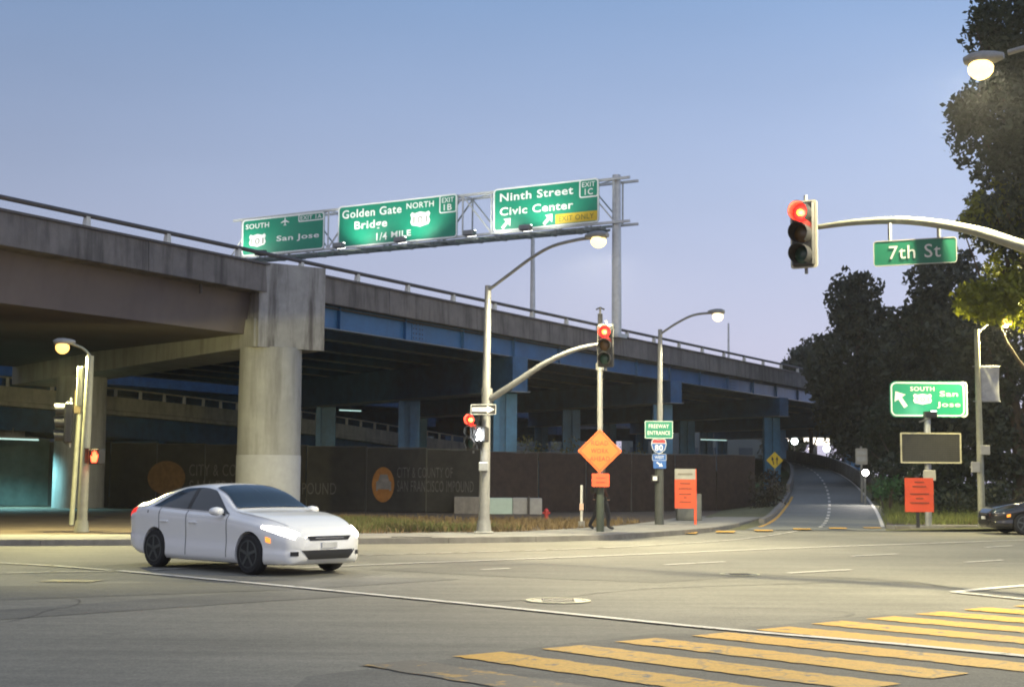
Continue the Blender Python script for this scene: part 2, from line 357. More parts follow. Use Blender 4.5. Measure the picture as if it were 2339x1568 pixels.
# white lines
strip('lane_line', [g(-60, 1281), g(0, 1286), g(130, 1293), g(252, 1303)], .14, .016, p_wht_old)
ll = [g(272, 1304), g(700, 1344), g(1170, 1390), g(1640, 1437), g(2010, 1469), g(2400, 1506)]
strip('lane_line', smoothpath(ll, 6), .155, .017, p_wht)
strip('lane_line', smoothpath([g(345, 1302), g(450, 1297), g(600, 1294)], 3), .15, .012, p_wht_old)
strip('lane_line', smoothpath([g(640, 1300), g(820, 1291), g(1340, 1271), g(1800, 1252), g(2200, 1238), g(2420, 1230)], 5), .15, .012, p_wht)
strip('lane_line', smoothpath([g(700, 1274), g(820, 1268), g(1300, 1254), g(1560, 1241), g(1700, 1230), g(1800, 1216), g(1850, 1204)], 5), .13, .012, p_wht_old)
strip('lane_line', smoothpath([g(-60, 1311), g(100, 1307), g(260, 1305)], 4), .12, .013, p_wht_old)
for a, b in (((1518, 1290), (1655, 1283)), ((1800, 1309), (1945, 1301)), ((1945, 1270), (2050, 1265)), ((2206, 1284), (2290, 1279)), ((2250, 1250), (2312, 1246)), ((1100, 1301), (1165, 1298))):
    strip('lane_dash', [g(*a), g(*b)], .13, .012, p_wht)
strip('island_line', [g(2180, 1352), g(2260, 1344), g(2420, 1331)], .2, .012, p_wht)
strip('island_line', [g(2180, 1353), g(2280, 1363), g(2420, 1378)], .2, .015, p_wht_old)
a = g(165, 1327); sheet('yellow_mark', [a + Vector(v) for v in ((-.45, -.2, 0), (.35, -.25, 0), (.45, .2, 0), (-.35, .25, 0))], .012, p_yel_old)
iron = mat('cast_iron', (.10, .095, .085), .5, .5, var=.3, scale=14, bump=.4, bscale=30)
ringm = mat('manhole_ring', (.42, .40, .27), .6, .1, var=.2, scale=9)
def manhole(px, py, r, label):
    c = g(px, py); t = thing('manhole_cover', label, 'manhole', (c.x, c.y, .004))
    MB().lathe([(r * .86, 0), (r * .86, .006), (.01, .006)], 28).build('cover', iron, t)
    MB().lathe([(r, 0), (r, .012), (r * .87, .012), (r * .87, 0)], 28, cap=False).build('ring', ringm, t)
    for k in range(4): MB().box(-r * .5, r * .5, -.02 + (k - 1.5) * r * .35, .02 + (k - 1.5) * r * .35, .0065, .012).build('rib', iron, t)
manhole(1275, 1372, .43, 'round manhole cover in the road beside the long white line')
manhole(1690, 1312, .34, 'small round manhole cover near the dashed lane line, farther from the crosswalk')

# --- far block: sidewalk, kerb, earth
kpx = [(-420, 1246), (0, 1246), (300, 1245), (820, 1242), (1025, 1240), (1340, 1235), (1450, 1229), (1560, 1221), (1640, 1213), (1700, 1201), (1745, 1188)]
kerb = smoothpath([g(*p) for p in kpx], 6)
KH = .14
def offset(pts, dd):
    o = []
    for i, p in enumerate(pts):
        d = (pts[min(i + 1, len(pts) - 1)] - pts[max(0, i - 1)]).normalized(); o.append(p + Vector((-d.y, d.x, 0)) * dd)
    return o
k_in = offset(kerb, .16); k_sw = offset(kerb, 3.1)
sw = struct(bpy.data.objects.new('sidewalk', None)); COL.objects.link(sw)
kerb_m = mat('kerb_concrete', (.17, .16, .145), .85, var=.25, scale=2, bump=.25, bscale=30, stain=.3)
# kerb stones and slabs as separate pieces (about 2.4 m long)
def along(pts, step):
    acc = [0]
    for i in range(1, len(pts)): acc.append(acc[-1] + (pts[i] - pts[i - 1]).length)
    segs = []; d0 = 0
    while d0 < acc[-1] - .3:
        d1 = min(d0 + step, acc[-1]); segs.append((d0, d1)); d0 = d1
    def P(d):
        for i in range(1, len(acc)):
            if d <= acc[i] + 1e-6:
                t = (d - acc[i - 1]) / max(1e-6, acc[i] - acc[i - 1]); return i - 1, t
        return len(acc) - 2, 1
    return segs, P
segs, PP = along(kerb, 2.4)
def lerp(a, b, t): return a + (b - a) * t
def pos(pts, d): i, t = PP(d); return lerp(pts[i], pts[i + 1], t)
for j, (d0, d1) in enumerate(segs):
    e = .006; a0, a1 = pos(kerb, d0 + e), pos(kerb, d1 - e); b0, b1 = pos(k_in, d0 + e), pos(k_in, d1 - e); h = KH + random.uniform(-.004, .004)
    MB().hexa([(a0.x, a0.y, -.02), (a1.x, a1.y, -.02), (b1.x, b1.y, -.02), (b0.x, b0.y, -.02)],
              [(a0.x + (b0.x - a0.x) * .12, a0.y + (b0.y - a0.y) * .12, h), (a1.x + (b1.x - a1.x) * .12, a1.y + (b1.y - a1.y) * .12, h), (b1.x, b1.y, h), (b0.x, b0.y, h)]).build('kerb_stone', kerb_m, sw)
    c0, c1 = pos(k_sw, d0 + e), pos(k_sw, d1 - e); h2 = KH + random.uniform(-.006, .002)
    b0_, b1_ = b0 + (c0 - b0) * .004, b1 + (c1 - b1) * .004
    MB().hexa([(b0_.x, b0_.y, 0), (b1_.x, b1_.y, 0), (c1.x, c1.y, 0), (c0.x, c0.y, 0)], [(b0_.x, b0_.y, h2), (b1_.x, b1_.y, h2), (c1.x, c1.y, h2), (c0.x, c0.y, h2)]).build('paving_slab', conc_side, sw)
# drain inlet in the kerb
c = g(940, 1239); dr = thing('storm_drain', 'dark storm drain slot cut into the kerb near the white car', 'drain', (c.x, c.y, 0))
MB().box(-.42, .42, -.06, .1, .02, .12).build('opening', signbk, dr); MB().box(-.5, .5, -.08, .2, .125, .15).build('cover_plate', iron, dr)
# earth inside the block
ep = [(p.x, p.y) for p in offset(kerb, 3.0)] + [(9.5, 56), (13.2, 70), (14, 100), (-120, 100), (-120, 40)]
earth = struct(MB().slab(ep, -.02, KH - .02).build('earth_bank', gm))
# right-hand corner block
rk = [g(2046, 1210), g(2130, 1209), g(2250, 1208), g(2420, 1207), g(3000, 1206)]
sw2 = struct(bpy.data.objects.new('sidewalk', None)); COL.objects.link(sw2)
for i in range(10):
    a0 = lerp(rk[0], rk[-1], i / 10 + .0006); a1 = lerp(rk[0], rk[-1], (i + 1) / 10 - .0006)
    MB().hexa([(a0.x, a0.y, -.02), (a1.x, a1.y, -.02), (a1.x, a1.y + .16, -.02), (a0.x, a0.y + .16, -.02)], [(a0.x, a0.y + .02, KH), (a1.x, a1.y + .02, KH), (a1.x, a1.y + .16, KH), (a0.x, a0.y + .16, KH)]).build('kerb_stone', kerb_m, sw2)
    MB().box(a0.x, a1.x, a0.y + .165, a0.y + 1.3, 0, KH - .003).build('paving_slab', conc_side, sw2)
struct(MB().slab([(rk[0].x, rk[0].y + 1.25), (60, rk[0].y + 1.25), (60, 120), (22, 100), (18.5, 74), (14.8, 56)], -.02, KH - .02).build('earth_bank', gm))

# --- on-ramp
rl = [(46.2, 0.004, 1700, 2020), (50, .03, 1735, 2018), (56, .10, 1762, 2012), (64, .3, 1782, 2002), (74, .66, 1800, 1984), (86, 1.16, 1810, 1962), (98, 1.75, 1812, 1936), (110, 2.35, 1806, 1904), (121, 2.9, 1788, 1868), (130, 3.35, 1750, 1826), (137, 3.7, 1690, 1770)]
def rx(px, Y, z):
    k = (px - 1169.5) / FPX; return Vector((k * Y * 1.0, Y, z))
Lr = smoothpath([rx(a, Y, z) for Y, z, a, b in rl], 6); Rr = smoothpath([rx(b, Y, z) for Y, z, a, b in rl], 6)
def ribbon(name, A, B, m, parent=None, dz=0):
    vs = []; fs = []
    for i, (a, b) in enumerate(zip(A, B)):
        vs += [(a.x, a.y, a.z + dz), (b.x, b.y, b.z + dz)]
        if i: fs.append((2 * i - 2, 2 * i - 1, 2 * i + 1, 2 * i))
    return MB().add(vs, fs).build(name, m, parent, smooth=60)
ramp = struct(ribbon('ramp_road', Lr, Rr, asph_r, None, .012))
mix = lambda t: [lerp(a, b, t) for a, b in zip(Lr, Rr)]
ribbon('edge_line', mix(.965)[5:], mix(.995)[5:], p_wht, ramp, .02)
ribbon('edge_line', mix(.02)[4:26], mix(.05)[4:26], p_yel, ramp, .02)
cA, cB = mix(.485), mix(.515)
for i in range(4, len(cA) - 1, 2): ribbon('lane_dash', cA[i:i + 2], cB[i:i + 2], p_wht, ramp, .022)
bank_m = mat('dry_grass_bank', (.10, .10, .045), .95, var=.4, scale=3, bump=.5, bscale=18)
struct(ribbon('ramp_bank', [p + Vector((0, 0, .005)) for p in Rr], [Vector((p.x + 5 + 3 * p.z, p.y - 2 * (p.z > .5), KH)) for p in Rr], bank_m))
struct(ribbon('ramp_bank', [Vector((p.x - 2.6 - p.z, p.y, KH if p.y > 49 else -.01)) for p in Lr], [p + Vector((0, 0, .005)) for p in Lr], bank_m))
# parapet walls on the ramp
pw = thing('ramp_parapet', 'pale concrete parapet wall along the outer curve of the on-ramp', 'wall', (0, 0, 0))
for i in range(30, len(Rr) - 1, 3):
    j = min(i + 3, len(Rr) - 1); a, b = Rr[i], Rr[j]; n = Vector((b.y - a.y, a.x - b.x, 0)).normalized()
    a2 = a + n * .35; b2 = b + n * .35; a1 = a + n * .1; b1 = b + n * .1
    MB().hexa([(a1.x, a1.y, a.z - .4), (b1.x, b1.y, b.z - .4), (b2.x, b2.y, b.z - .4), (a2.x, a2.y, a.z - .4)], [(a1.x + n.x * .08, a1.y + n.y * .08, a.z + .85), (b1.x + n.x * .08, b1.y + n.y * .08, b.z + .85), (b2.x, b2.y, b.z + .85), (a2.x, a2.y, a.z + .85)]).build('wall_panel', conc, pw)
lk = thing('ramp_kerb', 'curved kerb with low wall on the left side of the on-ramp', 'kerb', (0, 0, 0))
for i in range(8, 52, 3):
    j = i + 3; a, b = Lr[i], Lr[j]; n = Vector((a.y - b.y, b.x - a.x, 0)).normalized()
    hh = .16 if i < 26 else .6
    MB().hexa([(a.x, a.y, a.z - .3), (b.x, b.y, b.z - .3), (b.x + n.x * .22, b.y + n.y * .22, b.z - .3), (a.x + n.x * .22, a.y + n.y * .22, a.z - .3)], [(a.x, a.y, a.z + hh), (b.x, b.y, b.z + hh), (b.x + n.x * .2, b.y + n.y * .2, b.z + hh), (a.x + n.x * .2, a.y + n.y * .2, a.z + hh)]).build('kerb_stone', kerb_m, lk)

# ================================================================ OVERPASS
OA = math.atan2(.864, .503); OX = Vector((-8.3, 50, 0))
OD = Vector((.503, .864, 0)).normalized(); ON = Vector((-OD.y, OD.x, 0))
def ov(t, s, z=0): return OX + OD * t + ON * s + Vector((0, 0, z))
op = thing('overpass', 'elevated concrete and blue steel freeway overpass crossing behind the intersection', 'overpass', OX, OA)
T0, T1, WD = -46, 150, 26
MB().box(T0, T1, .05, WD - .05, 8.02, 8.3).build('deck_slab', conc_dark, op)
# barrier panels with joints, near and far side
t = T0; k = 0
pm = None
while t < T1:
    t2 = t + 6.6
    MB().add([(t + .012, -.05, 8.03), (t2 - .012, -.05, 8.03), (t2 - .012, .30, 8.03), (t + .012, .30, 8.03), (t + .012, -.02, 8.98), (t2 - .012, -.02, 8.98), (t2 - .012, .20, 8.98), (t + .012, .20, 8.98)],
             [(3, 2, 1, 0), (4, 5, 6, 7), (0, 1, 5, 4), (1, 2, 6, 5), (2, 3, 7, 6), (3, 0, 4, 7)]).build('barrier_panel', conc_dark, op)
    MB().box(t + .01, t2 - .01, -.09, .24, 8.985, 9.06).build('barrier_cap', rail_m, op)
    t = t2
for t in np.arange(T0, T1, 13.2): MB().box(t, t + 13.19, WD - .3, WD, 8.31, 9.0).build('barrier_panel', conc_dark, op)
MB().tube([(T0, .07, 9.40), (T1, .07, 9.40)], .075, 8).build('handrail', rail_m, op, 40)
pmesh = None
for i, t in enumerate(np.arange(-8.9 - 3.42 * 11, T1, 3.42)):
    if pmesh is None:
        o = MB().hexa([(-.10, 0, 9.06), (.10, 0, 9.06), (.10, .17, 9.06), (-.10, .17, 9.06)], [(-.07, .0, 9.36), (.07, .0, 9.36), (.07, .14, 9.36), (-.07, .14, 9.36)]).build('rail_post', post_w, op); pmesh = o.data
    else: o = link('rail_post', pmesh, None, op, fix=False)
    o.location = (t, 0, 0)
# left box-girder span (concrete)
SK = .44
MB().add([(T0, .7, 8.03), (1, .7, 8.03), (1, 1.0, 6.62), (T0, 1.0, 6.35), (T0, 14, 6.95), (8, 14, 7.0), (T0, 25, 7.0), (12, 25, 7.0), (T0, 25, 8.03), (12, 25, 8.03)],
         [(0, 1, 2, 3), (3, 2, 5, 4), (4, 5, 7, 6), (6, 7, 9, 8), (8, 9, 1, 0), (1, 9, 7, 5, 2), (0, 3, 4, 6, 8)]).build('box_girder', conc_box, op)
# bent cap and round columns (skewed)
capd = Vector((SK, 1, 0)).normalized(); capn = Vector((capd.y, -capd.x, 0))
def capbox(mb, s0, s1, t0, hw, z0, z1):
    a = Vector((t0 + SK * s0, s0, 0)); b = Vector((t0 + SK * s1, s1, 0)); n = capn * hw
    q = [a - n, b - n, b + n, a + n]
    return mb.hexa([(p.x, p.y, z0) for p in q], [(p.x, p.y, z1) for p in q])
capbox(MB(), -.2, 25, .2, 1.15, 6.12, 7.12).build('bent_cap', conc_pier, op)
pc = ov(.35, .55)
# pier head block rising to the barrier top
hb = Vector((.95, -.35, 0))
def skq(c, u0, u1, n0, n1): return [c + capd * u + capn * n for u, n in ((u0, n0), (u0, n1), (u1, n1), (u1, n0))]
q = skq(Vector((.5, .1, 0)), -.6, 1.6, -1.3, 1.3)
MB().hexa([(p.x, p.y, 6.10) for p in q], [(p.x, p.y, 9.08) for p in q]).build('pier_head', mat('concrete_streaked', (.29, .285, .275), .85, var=.2, scale=1.6, bump=.2, bscale=25, stain=.85, stain_col=(.06, .05, .045)), op)
def rcol(t, s, r, z1, name='pier_column'):
    prof = [(r * 1.0, -.1), (r * 1.0, .5), (r * .985, z1 * .5), (r * .97, z1)]
    return MB().lathe(prof, 32).build(name, conc_pier, op, 50, loc=(t, s, 0))
rcol(.35, .55, 1.13, 6.14)
MB().lathe([(1.136, .02), (1.136, 2.35), (1.128, 2.36)], 32, cap=False).build('paint_band', mat('pier_repaint', (.35, .35, .345), .8, var=.08), op, 50, loc=(.35, .55, 0))
p = at(183, 1000, 66); rel = p - OX; t_, s_ = rel.dot(OD), rel.dot(ON)
rcol(t_, s_, 1.16, 6.14)
rcol(t_ + SK * 11, s_ + 11, 1.16, 6.14)
# steel girders
flange_m = mat('flange_pale_highlight', (.15, .17, .18), .28, var=.3, scale=2.5, spec=.8); blue_col = mat('column_blue_paint', (.05, .19, .34), .45, var=.25, scale=1.5, stain=.3, stain_col=(.03, .07, .12))  # flange colour is lightened to paint in pale highlight lines along the girders
MB().box(2.0, T1, .40, .44, 7.17, 8.02).build('fascia_girder', blue, op)
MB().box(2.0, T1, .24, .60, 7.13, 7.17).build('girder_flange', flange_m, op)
for t in np.arange(4, T1, 4.4): MB().box(t, t + .03, .26, .40, 7.175, 8.02).build('girder_stiffener', blue, op)
for i, s in enumerate(np.arange(3.2, 25.9, 3.2)):
    t0 = 2 + SK * s
    o = MB().box(t0, T1, s - .02, s + .02, 7.17, 8.02).build('girder', blue_far, op)
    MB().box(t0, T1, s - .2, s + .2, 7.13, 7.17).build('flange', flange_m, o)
# splice plates, bearings, conduit, drain pipes
for t in np.arange(9, T1, 17.6):
    o = MB().box(t, t + .9, .385, .398, 7.22, 7.98).build('splice_plate', blue, op)
    for bx_ in (.12, .32, .58, .78):
        for bz_ in (7.32, 7.5, 7.7, 7.88): MB().box(t + bx_ - .025, t + bx_ + .025, .37, .384, bz_ - .025, bz_ + .025).build('bolt', rail_m, o)
MB().tube([(2, .30, 7.93), (T1, .30, 7.93)], .035, 6).build('conduit', rail_m, op)
for t in np.arange(-43, T1, 19.8): MB().tube([(t, .5, 8.03), (t, .5, 7.7)], .06, 8).build('drain_pipe', rail_m, op)
# steel bents
def hcol(t, s, z1, sc=1.0):
    o = MB().box(-.06, .06, -.42, .42, 0, z1).build('steel_column', blue_far, op, loc=(t, s, 0)); o.rotation_euler = (0, 0, R(-8))
    for y0, y1 in ((-.5, -.4), (.4, .5)):
        MB().box(-.28, .28, y0, y1, 0, z1 - .01).build('column_flange', blue_far, o)
    return o
def hcol2(t, s, z1):
    # column with broad flanges turned to the street
    o = MB().box(-.4, .4, -.05, .05, .1, z1).build('steel_column', blue_col, op, loc=(t, s, 0)); o.rotation_euler = (0, 0, -OA + R(4))
    MB().box(-.52, -.24, -.26, .26, .1, z1 - .01).build('column_flange', blue_col, o)
    MB().box(.06, .56, -.26, .26, .1, z1 - .01).build('column_flange', blue_col, o)
    return o
for t0, zc in ((17.0, 5.55), (34.6, 5.9), (52.5, 5.9), (72, 5.9), (92, 5.9)):
    capbox(MB(), -.2, 25.5, t0, .42, zc, 7.12).build('steel_cap', blue_far, op)
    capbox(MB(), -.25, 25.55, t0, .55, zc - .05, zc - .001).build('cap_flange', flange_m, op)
    for s in (.9, 8.5, 16.5, 24.4): hcol2(t0 + SK * s, s, zc - .06)
# parallel viaduct behind the first
TR = 100
rv = thing('rear_viaduct', 'second dark freeway deck running behind the overpass above the lower ramp', 'viaduct', ov(0, 29, 0), OA)
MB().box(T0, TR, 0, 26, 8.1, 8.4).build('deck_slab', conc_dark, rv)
MB().box(T0, TR, 0, .3, 8.41, 9.0).build('barrier', conc_dark, rv); MB().box(T0, TR, 25.7, 26, 8.41, 9.0).build('barrier', conc_dark, rv)
for s in np.arange(.6, 26, 4.1): MB().box(T0, TR, s - .12, s + .12, 6.9, 8.09).build('girder', blue_far, rv)
for t0 in np.arange(-30, 99, 21):
    MB().box(t0 - .5, t0 + .5, 0, 26, 5.6, 6.89).build('steel_cap', blue_far, rv)
    for s in (2, 13, 24): MB().box(t0 - .4, t0 + .4, s - .4, s + .4, -.05, 5.59).build('column', blue_far, rv)
# lower ramp viaduct behind
va = thing('lower_ramp_viaduct', 'lower blue steel ramp with yellowish railing seen under the overpass', 'viaduct', (0, 0, 0))
vp = smoothpath([(-44, 44, 6.7), (-24.2, 75, 6.05), (-14, 95, 5.5), (-3.7, 115, 4.45), (9, 140, 3.4), (22, 165, 2.6)], 6)
vn = [Vector((-(vp[min(i + 1, len(vp) - 1)] - vp[max(i - 1, 0)]).y, (vp[min(i + 1, len(vp) - 1)] - vp[max(i - 1, 0)]).x, 0)).normalized() for i in range(len(vp))]
def vsweep(prof, name, m):
    mb = MB(); n = len(prof); vs = []; fs = []
    for i, p in enumerate(vp):
        for o, z in prof: q = p + vn[i] * o; vs.append((q.x, q.y, p.z + z))
    for i in range(len(vp) - 1):
        for k in range(n): fs.append((i * n + k, i * n + (k + 1) % n, i * n + n + (k + 1) % n, i * n + n + k))
    fs += [tuple(range(n)), tuple(range((len(vp) - 1) * n, len(vp) * n))]
    return mb.add(vs, fs).build(name, m, va)
conc_y = mat('ramp_barrier_concrete', (.42, .40, .33), .85, var=.2, scale=1.5, stain=.3)
vsweep([(0, -.75), (0, 0), (.2, 0), (.3, -.75)], 'barrier', conc_y); vsweep([(-.08, -1.0), (-.08, -.78), (9, -.78), (9, -1.0)], 'deck', conc_y)
vsweep([(.5, -2.2), (.5, -1.01), (.55, -1.01), (.55, -2.2)], 'girder', blue_far); vsweep([(3.5, -2.2), (3.5, -1.01), (3.55, -1.01), (3.55, -2.2)], 'girder', blue_far); vsweep([(6.5, -2.2), (6.5, -1.01), (6.55, -1.01), (6.55, -2.2)], 'girder', blue_far)
vsweep([(.04, .42), (.04, .5), (.12, .5), (.12, .42)], 'handrail', conc_y); vsweep([(8.7, -.78), (8.7, 0), (9, 0), (9, -.78)], 'barrier', conc_y)
for i in range(0, len(vp) - 1):
    for f in (0, .5):
        q = lerp(vp[i], vp[i + 1], f) + vn[i] * .08; MB().box(q.x - .08, q.x + .08, q.y - .08, q.y + .08, q.z, q.z + .43).build('rail_post', conc_y, va)
for i in (8, 14, 20, 26):
    for o in (1, 8): q = vp[i] + vn[i] * o; MB().box(q.x - .35, q.x + .35, q.y - .35, q.y + .35, 0, q.z - 2.3).build('steel_column', blue_far, va)
    q = vp[i]; a = q + vn[i] * .2; b = q + vn[i] * 8.8; MB().bar((a.x, a.y, q.z - 2.6), (b.x, b.y, q.z - 2.6), .5, .75).build('steel_cap', blue_far, va)

# ================================================================ SIGN GANTRY
GT = 27.3
galv_pale = mat('galvanised_pale', (.58, .59, .57), .5, .2, var=.14, scale=4)
ga = thing('sign_gantry', 'steel truss sign gantry on a round post standing on the overpass barrier', 'gantry', ov(GT, 0, 9.0), OA)
gz = lambda z: z - 9.0
MB().tube([(0, 0, -.05), (0, 0, gz(17.5))], [.26, .22], 16).build('post', galv_pale, ga, 50)
MB().cbox(-.55, .55, -.35, .35, -.1, .12).build('base_plate', galv_pale, ga)
MB().tube([(.3, 25.6, -.6), (.3, 25.6, gz(17.4))], .22, 12).build('post', galv_pale, ga, 50)
GX0, GX1 = -.28, .75
for z in (17.25, 14.95):
    for x in (GX0, GX1): MB().bar((x, -.9, gz(z)), (x, 26, gz(z)), .13).build('chord', galv_pale, ga)
for i in range(14):
    y0 = i * 1.87; y1 = y0 + 1.87
    for x in (GX0, GX1):
        MB().bar((x, y0, gz(17.2)), (x, y0, gz(15)), .075).build('upright', galv_pale, ga)
        a, b = ((17.2, 15.0) if i % 2 else (15.0, 17.2)); MB().bar((x, y0, gz(a)), (x, y1, gz(b)), .07).build('diagonal', galv_pale, ga)
    for z in (17.25, 14.95): MB().bar((GX0, y0, gz(z)), (GX1, y0, gz(z)), .06).build('cross_strut', galv_pale, ga)
    MB().bar((GX0, y0, gz(17.2)), (GX1, y1, gz(17.2)), .05).build('diagonal', galv_pale, ga)
# catwalk under the signs
cwm = mat('catwalk_steel', (.20, .22, .20), .6, .4, var=.3)
for x in (-.55, -1.05, -1.6): MB().bar((x, .1, gz(14.5)), (x, 26, gz(14.5)), .06, .12).build('catwalk_rail', cwm, ga)
for i in range(17): MB().bar((.2, .6 + i * 1.55, gz(14.62)), (-2.65, .6 + i * 1.55, gz(14.27)), .09, .14).build('catwalk_bracket', cwm, ga)
for i in range(52): MB().box(-1.62, -.5, .3 + i * .5, .36 + i * .5, gz(14.46), gz(14.5)).build('grating_bar', cwm, ga)
lens_w = mat('sign_lamp_lens', (1, 1, .95), .3, var=0, emit=9, ecol=(1, 1, .92))
for y, lit, tx in ((25.3, 1, 24), (21.9, 0, 0), (16.2, 1, 15.6), (12.0, 1, 12.2), (7.5, 1, 6.2), (4.05, 1, 3.6)):
    f = MB().cbox(-2.75, -2.3, y - .32, y + .32, gz(14.5), gz(14.78), .05).build('sign_lamp', black if not lit else galv_dull, ga)
    MB().hexa([(-2.32, y - .27, gz(14.5)), (-2.32, y + .27, gz(14.5)), (-2.28, y + .27, gz(14.5)), (-2.28, y - .27, gz(14.5))], [(-2.42, y - .27, gz(14.81)), (-2.42, y + .27, gz(14.81)), (-2.30, y + .27, gz(14.81)), (-2.30, y - .27, gz(14.81))]).build('lamp_lens', lens_w if lit else black, f)
    if lit: lamp('sign_light', f, (-2.25, y, gz(14.9)), 430, (.98, 1, .86), 'SPOT', .15, 120, (-.3, tx, gz(17.6)), .7)

def big_sign(label, s0, s1, z0, z1, fn, bgm=green, group='green signs on the gantry'):
    w = s0 - s1; h = z1 - z0
    t = thing('highway_sign', label, 'sign', ov(GT - .40, (s0 + s1) / 2, z0), OA - R(90), group)
    P_ = lambda u: -w / 2 + u * w
    V_ = lambda v: h * (1 - v)
    pts = rrect(-w / 2, w / 2, 0, h, .22)
    MB().prism(pts, 0, .05).build('panel', bgm, t)
    ringp(MB(), pts, rrect(-w / 2 + .09, w / 2 - .09, .09, h - .09, .16), -.004, .0).build('border', white, t)
    fn(t, P_, V_, w, h); return t
def put(t, P_, V_, s, u0, u1, v0, v1, m=white, bold=.02, name='lettering'):
    words_fit(s, P_(u0), P_(u1), V_(v1), V_(v0), -.007, bold, m, t, name)
def exitbox(t, P_, V_, w, h, u0, v1, lines):
    pts = rrect(P_(u0), P_(.992), V_(v1), V_(.012), .12); inn = rrect(P_(u0) + .07, P_(.992) - .06, V_(v1) + .07, V_(.012) - .06, .08)
    ringp(MB(), pts, inn, -.006, -.003).build('exit_border', white, t)
    for (s, a, b, c, d) in lines: put(t, P_, V_, s, a, b, c, d, white, .015)
def s3(t, P_, V_, w, h):
    put(t, P_, V_, 'Ninth Street', .065, .765, .12, .31); put(t, P_, V_, 'Civic Center', .065, .765, .45, .64)
    exitbox(t, P_, V_, w, h, .82, .42, [('EXIT', .845, .965, .07, .18), ('1C', .87, .945, .22, .36)])
    MB().box(P_(.6), P_(.985), -.01, -.004, V_(.95), V_(.73)).build('yellow_panel', yellow, t)
    words_fit('EXIT ONLY', P_(.63), P_(.955), V_(.9), V_(.78), -.014, .01, mat('sign_olive_ink', (.22, .20, .03), .6, var=0), t)
    for u in (.13, .53): shape(MB(), ARROW, P_(u), V_(.82), .85, .75, -.008, R(-45)).build('arrow', white, t)
def s2(t, P_, V_, w, h):
    put(t, P_, V_, 'Golden Gate', .036, .545, .11, .31); put(t, P_, V_, 'NORTH', .585, .81, .10, .24); put(t, P_, V_, 'Bridge', .145, .425, .40, .65)
    put(t, P_, V_, '1/4', .335, .425, .72, .90, white, .01); put(t, P_, V_, 'MILE', .46, .625, .72, .86)
    shape(MB(), SHIELD, P_(.70), V_(.50), 1.35, .88, -.008).build('route_shield', white, t)
    text_fit(MB(), '101', P_(.645), P_(.755), V_(.59), V_(.43), -.014, .0).build('route_number', mat('shield_number', (.10, .10, .09), .6, var=0), t)
    exitbox(t, P_, V_, w, h, .855, .42, [('EXIT', .875, .97, .07, .18), ('1B', .89, .955, .22, .36)])
def s1(t, P_, V_, w, h):
    put(t, P_, V_, 'SOUTH', .045, .335, .13, .27); put(t, P_, V_, 'San Jose', .43, .94, .53, .72)
    shape(MB(), PLANE, P_(.53), V_(.16), .62, .52, -.008).build('airplane_symbol', white, t)
    shape(MB(), SHIELD, P_(.195), V_(.60), 1.3, .8, -.008).build('route_shield', white, t)
    text_fit(MB(), '101', P_(.12), P_(.27), V_(.70), V_(.54), -.014, .0).build('route_number', mat('shield_number', (.10, .10, .09), .6, var=0), t)
    exitbox(t, P_, V_, w, h, .69, .22, [('EXIT 1A', .715, .965, .06, .17)])
big_sign('wide green sign reading Ninth Street Civic Center with yellow panel, nearest the post', 7.3, .83, 15.0, 17.38, s3)
big_sign('wide green sign reading Golden Gate Bridge with route shield, in the middle of the gantry', 17.9, 9.63, 14.9, 17.38, s2)
big_sign('green sign reading South San Jose with airplane symbol at the left end of the gantry', 25.2, 18.9, 14.95, 17.2, s1)

# poles standing on the overpass
def far_pole(px, y0, y1, Y, r, label):
    a = at(px, y1, Y); b = at(px, y0, Y); t = thing('lamp_post', label, 'pole', (a.x, a.y, 8.3))
    MB().tube([(0, 0, 0), (b.x - a.x, 0, b.z - 8.3)], [r, r * .6], 8).build('pole', mat('pale_far_pole', (.62, .62, .6), .5, .2), t, 50)
    MB().box(-.25, .25, -.25, .25, 0, .12).build('base', conc, t)
far_pole(1217, 545, 720, 82, .19, 'pale slender pole rising from the overpass deck behind the gantry')
far_pole(1664, 738, 812, 112, .12, 'thin distant pole on the overpass beyond the small street lamp')

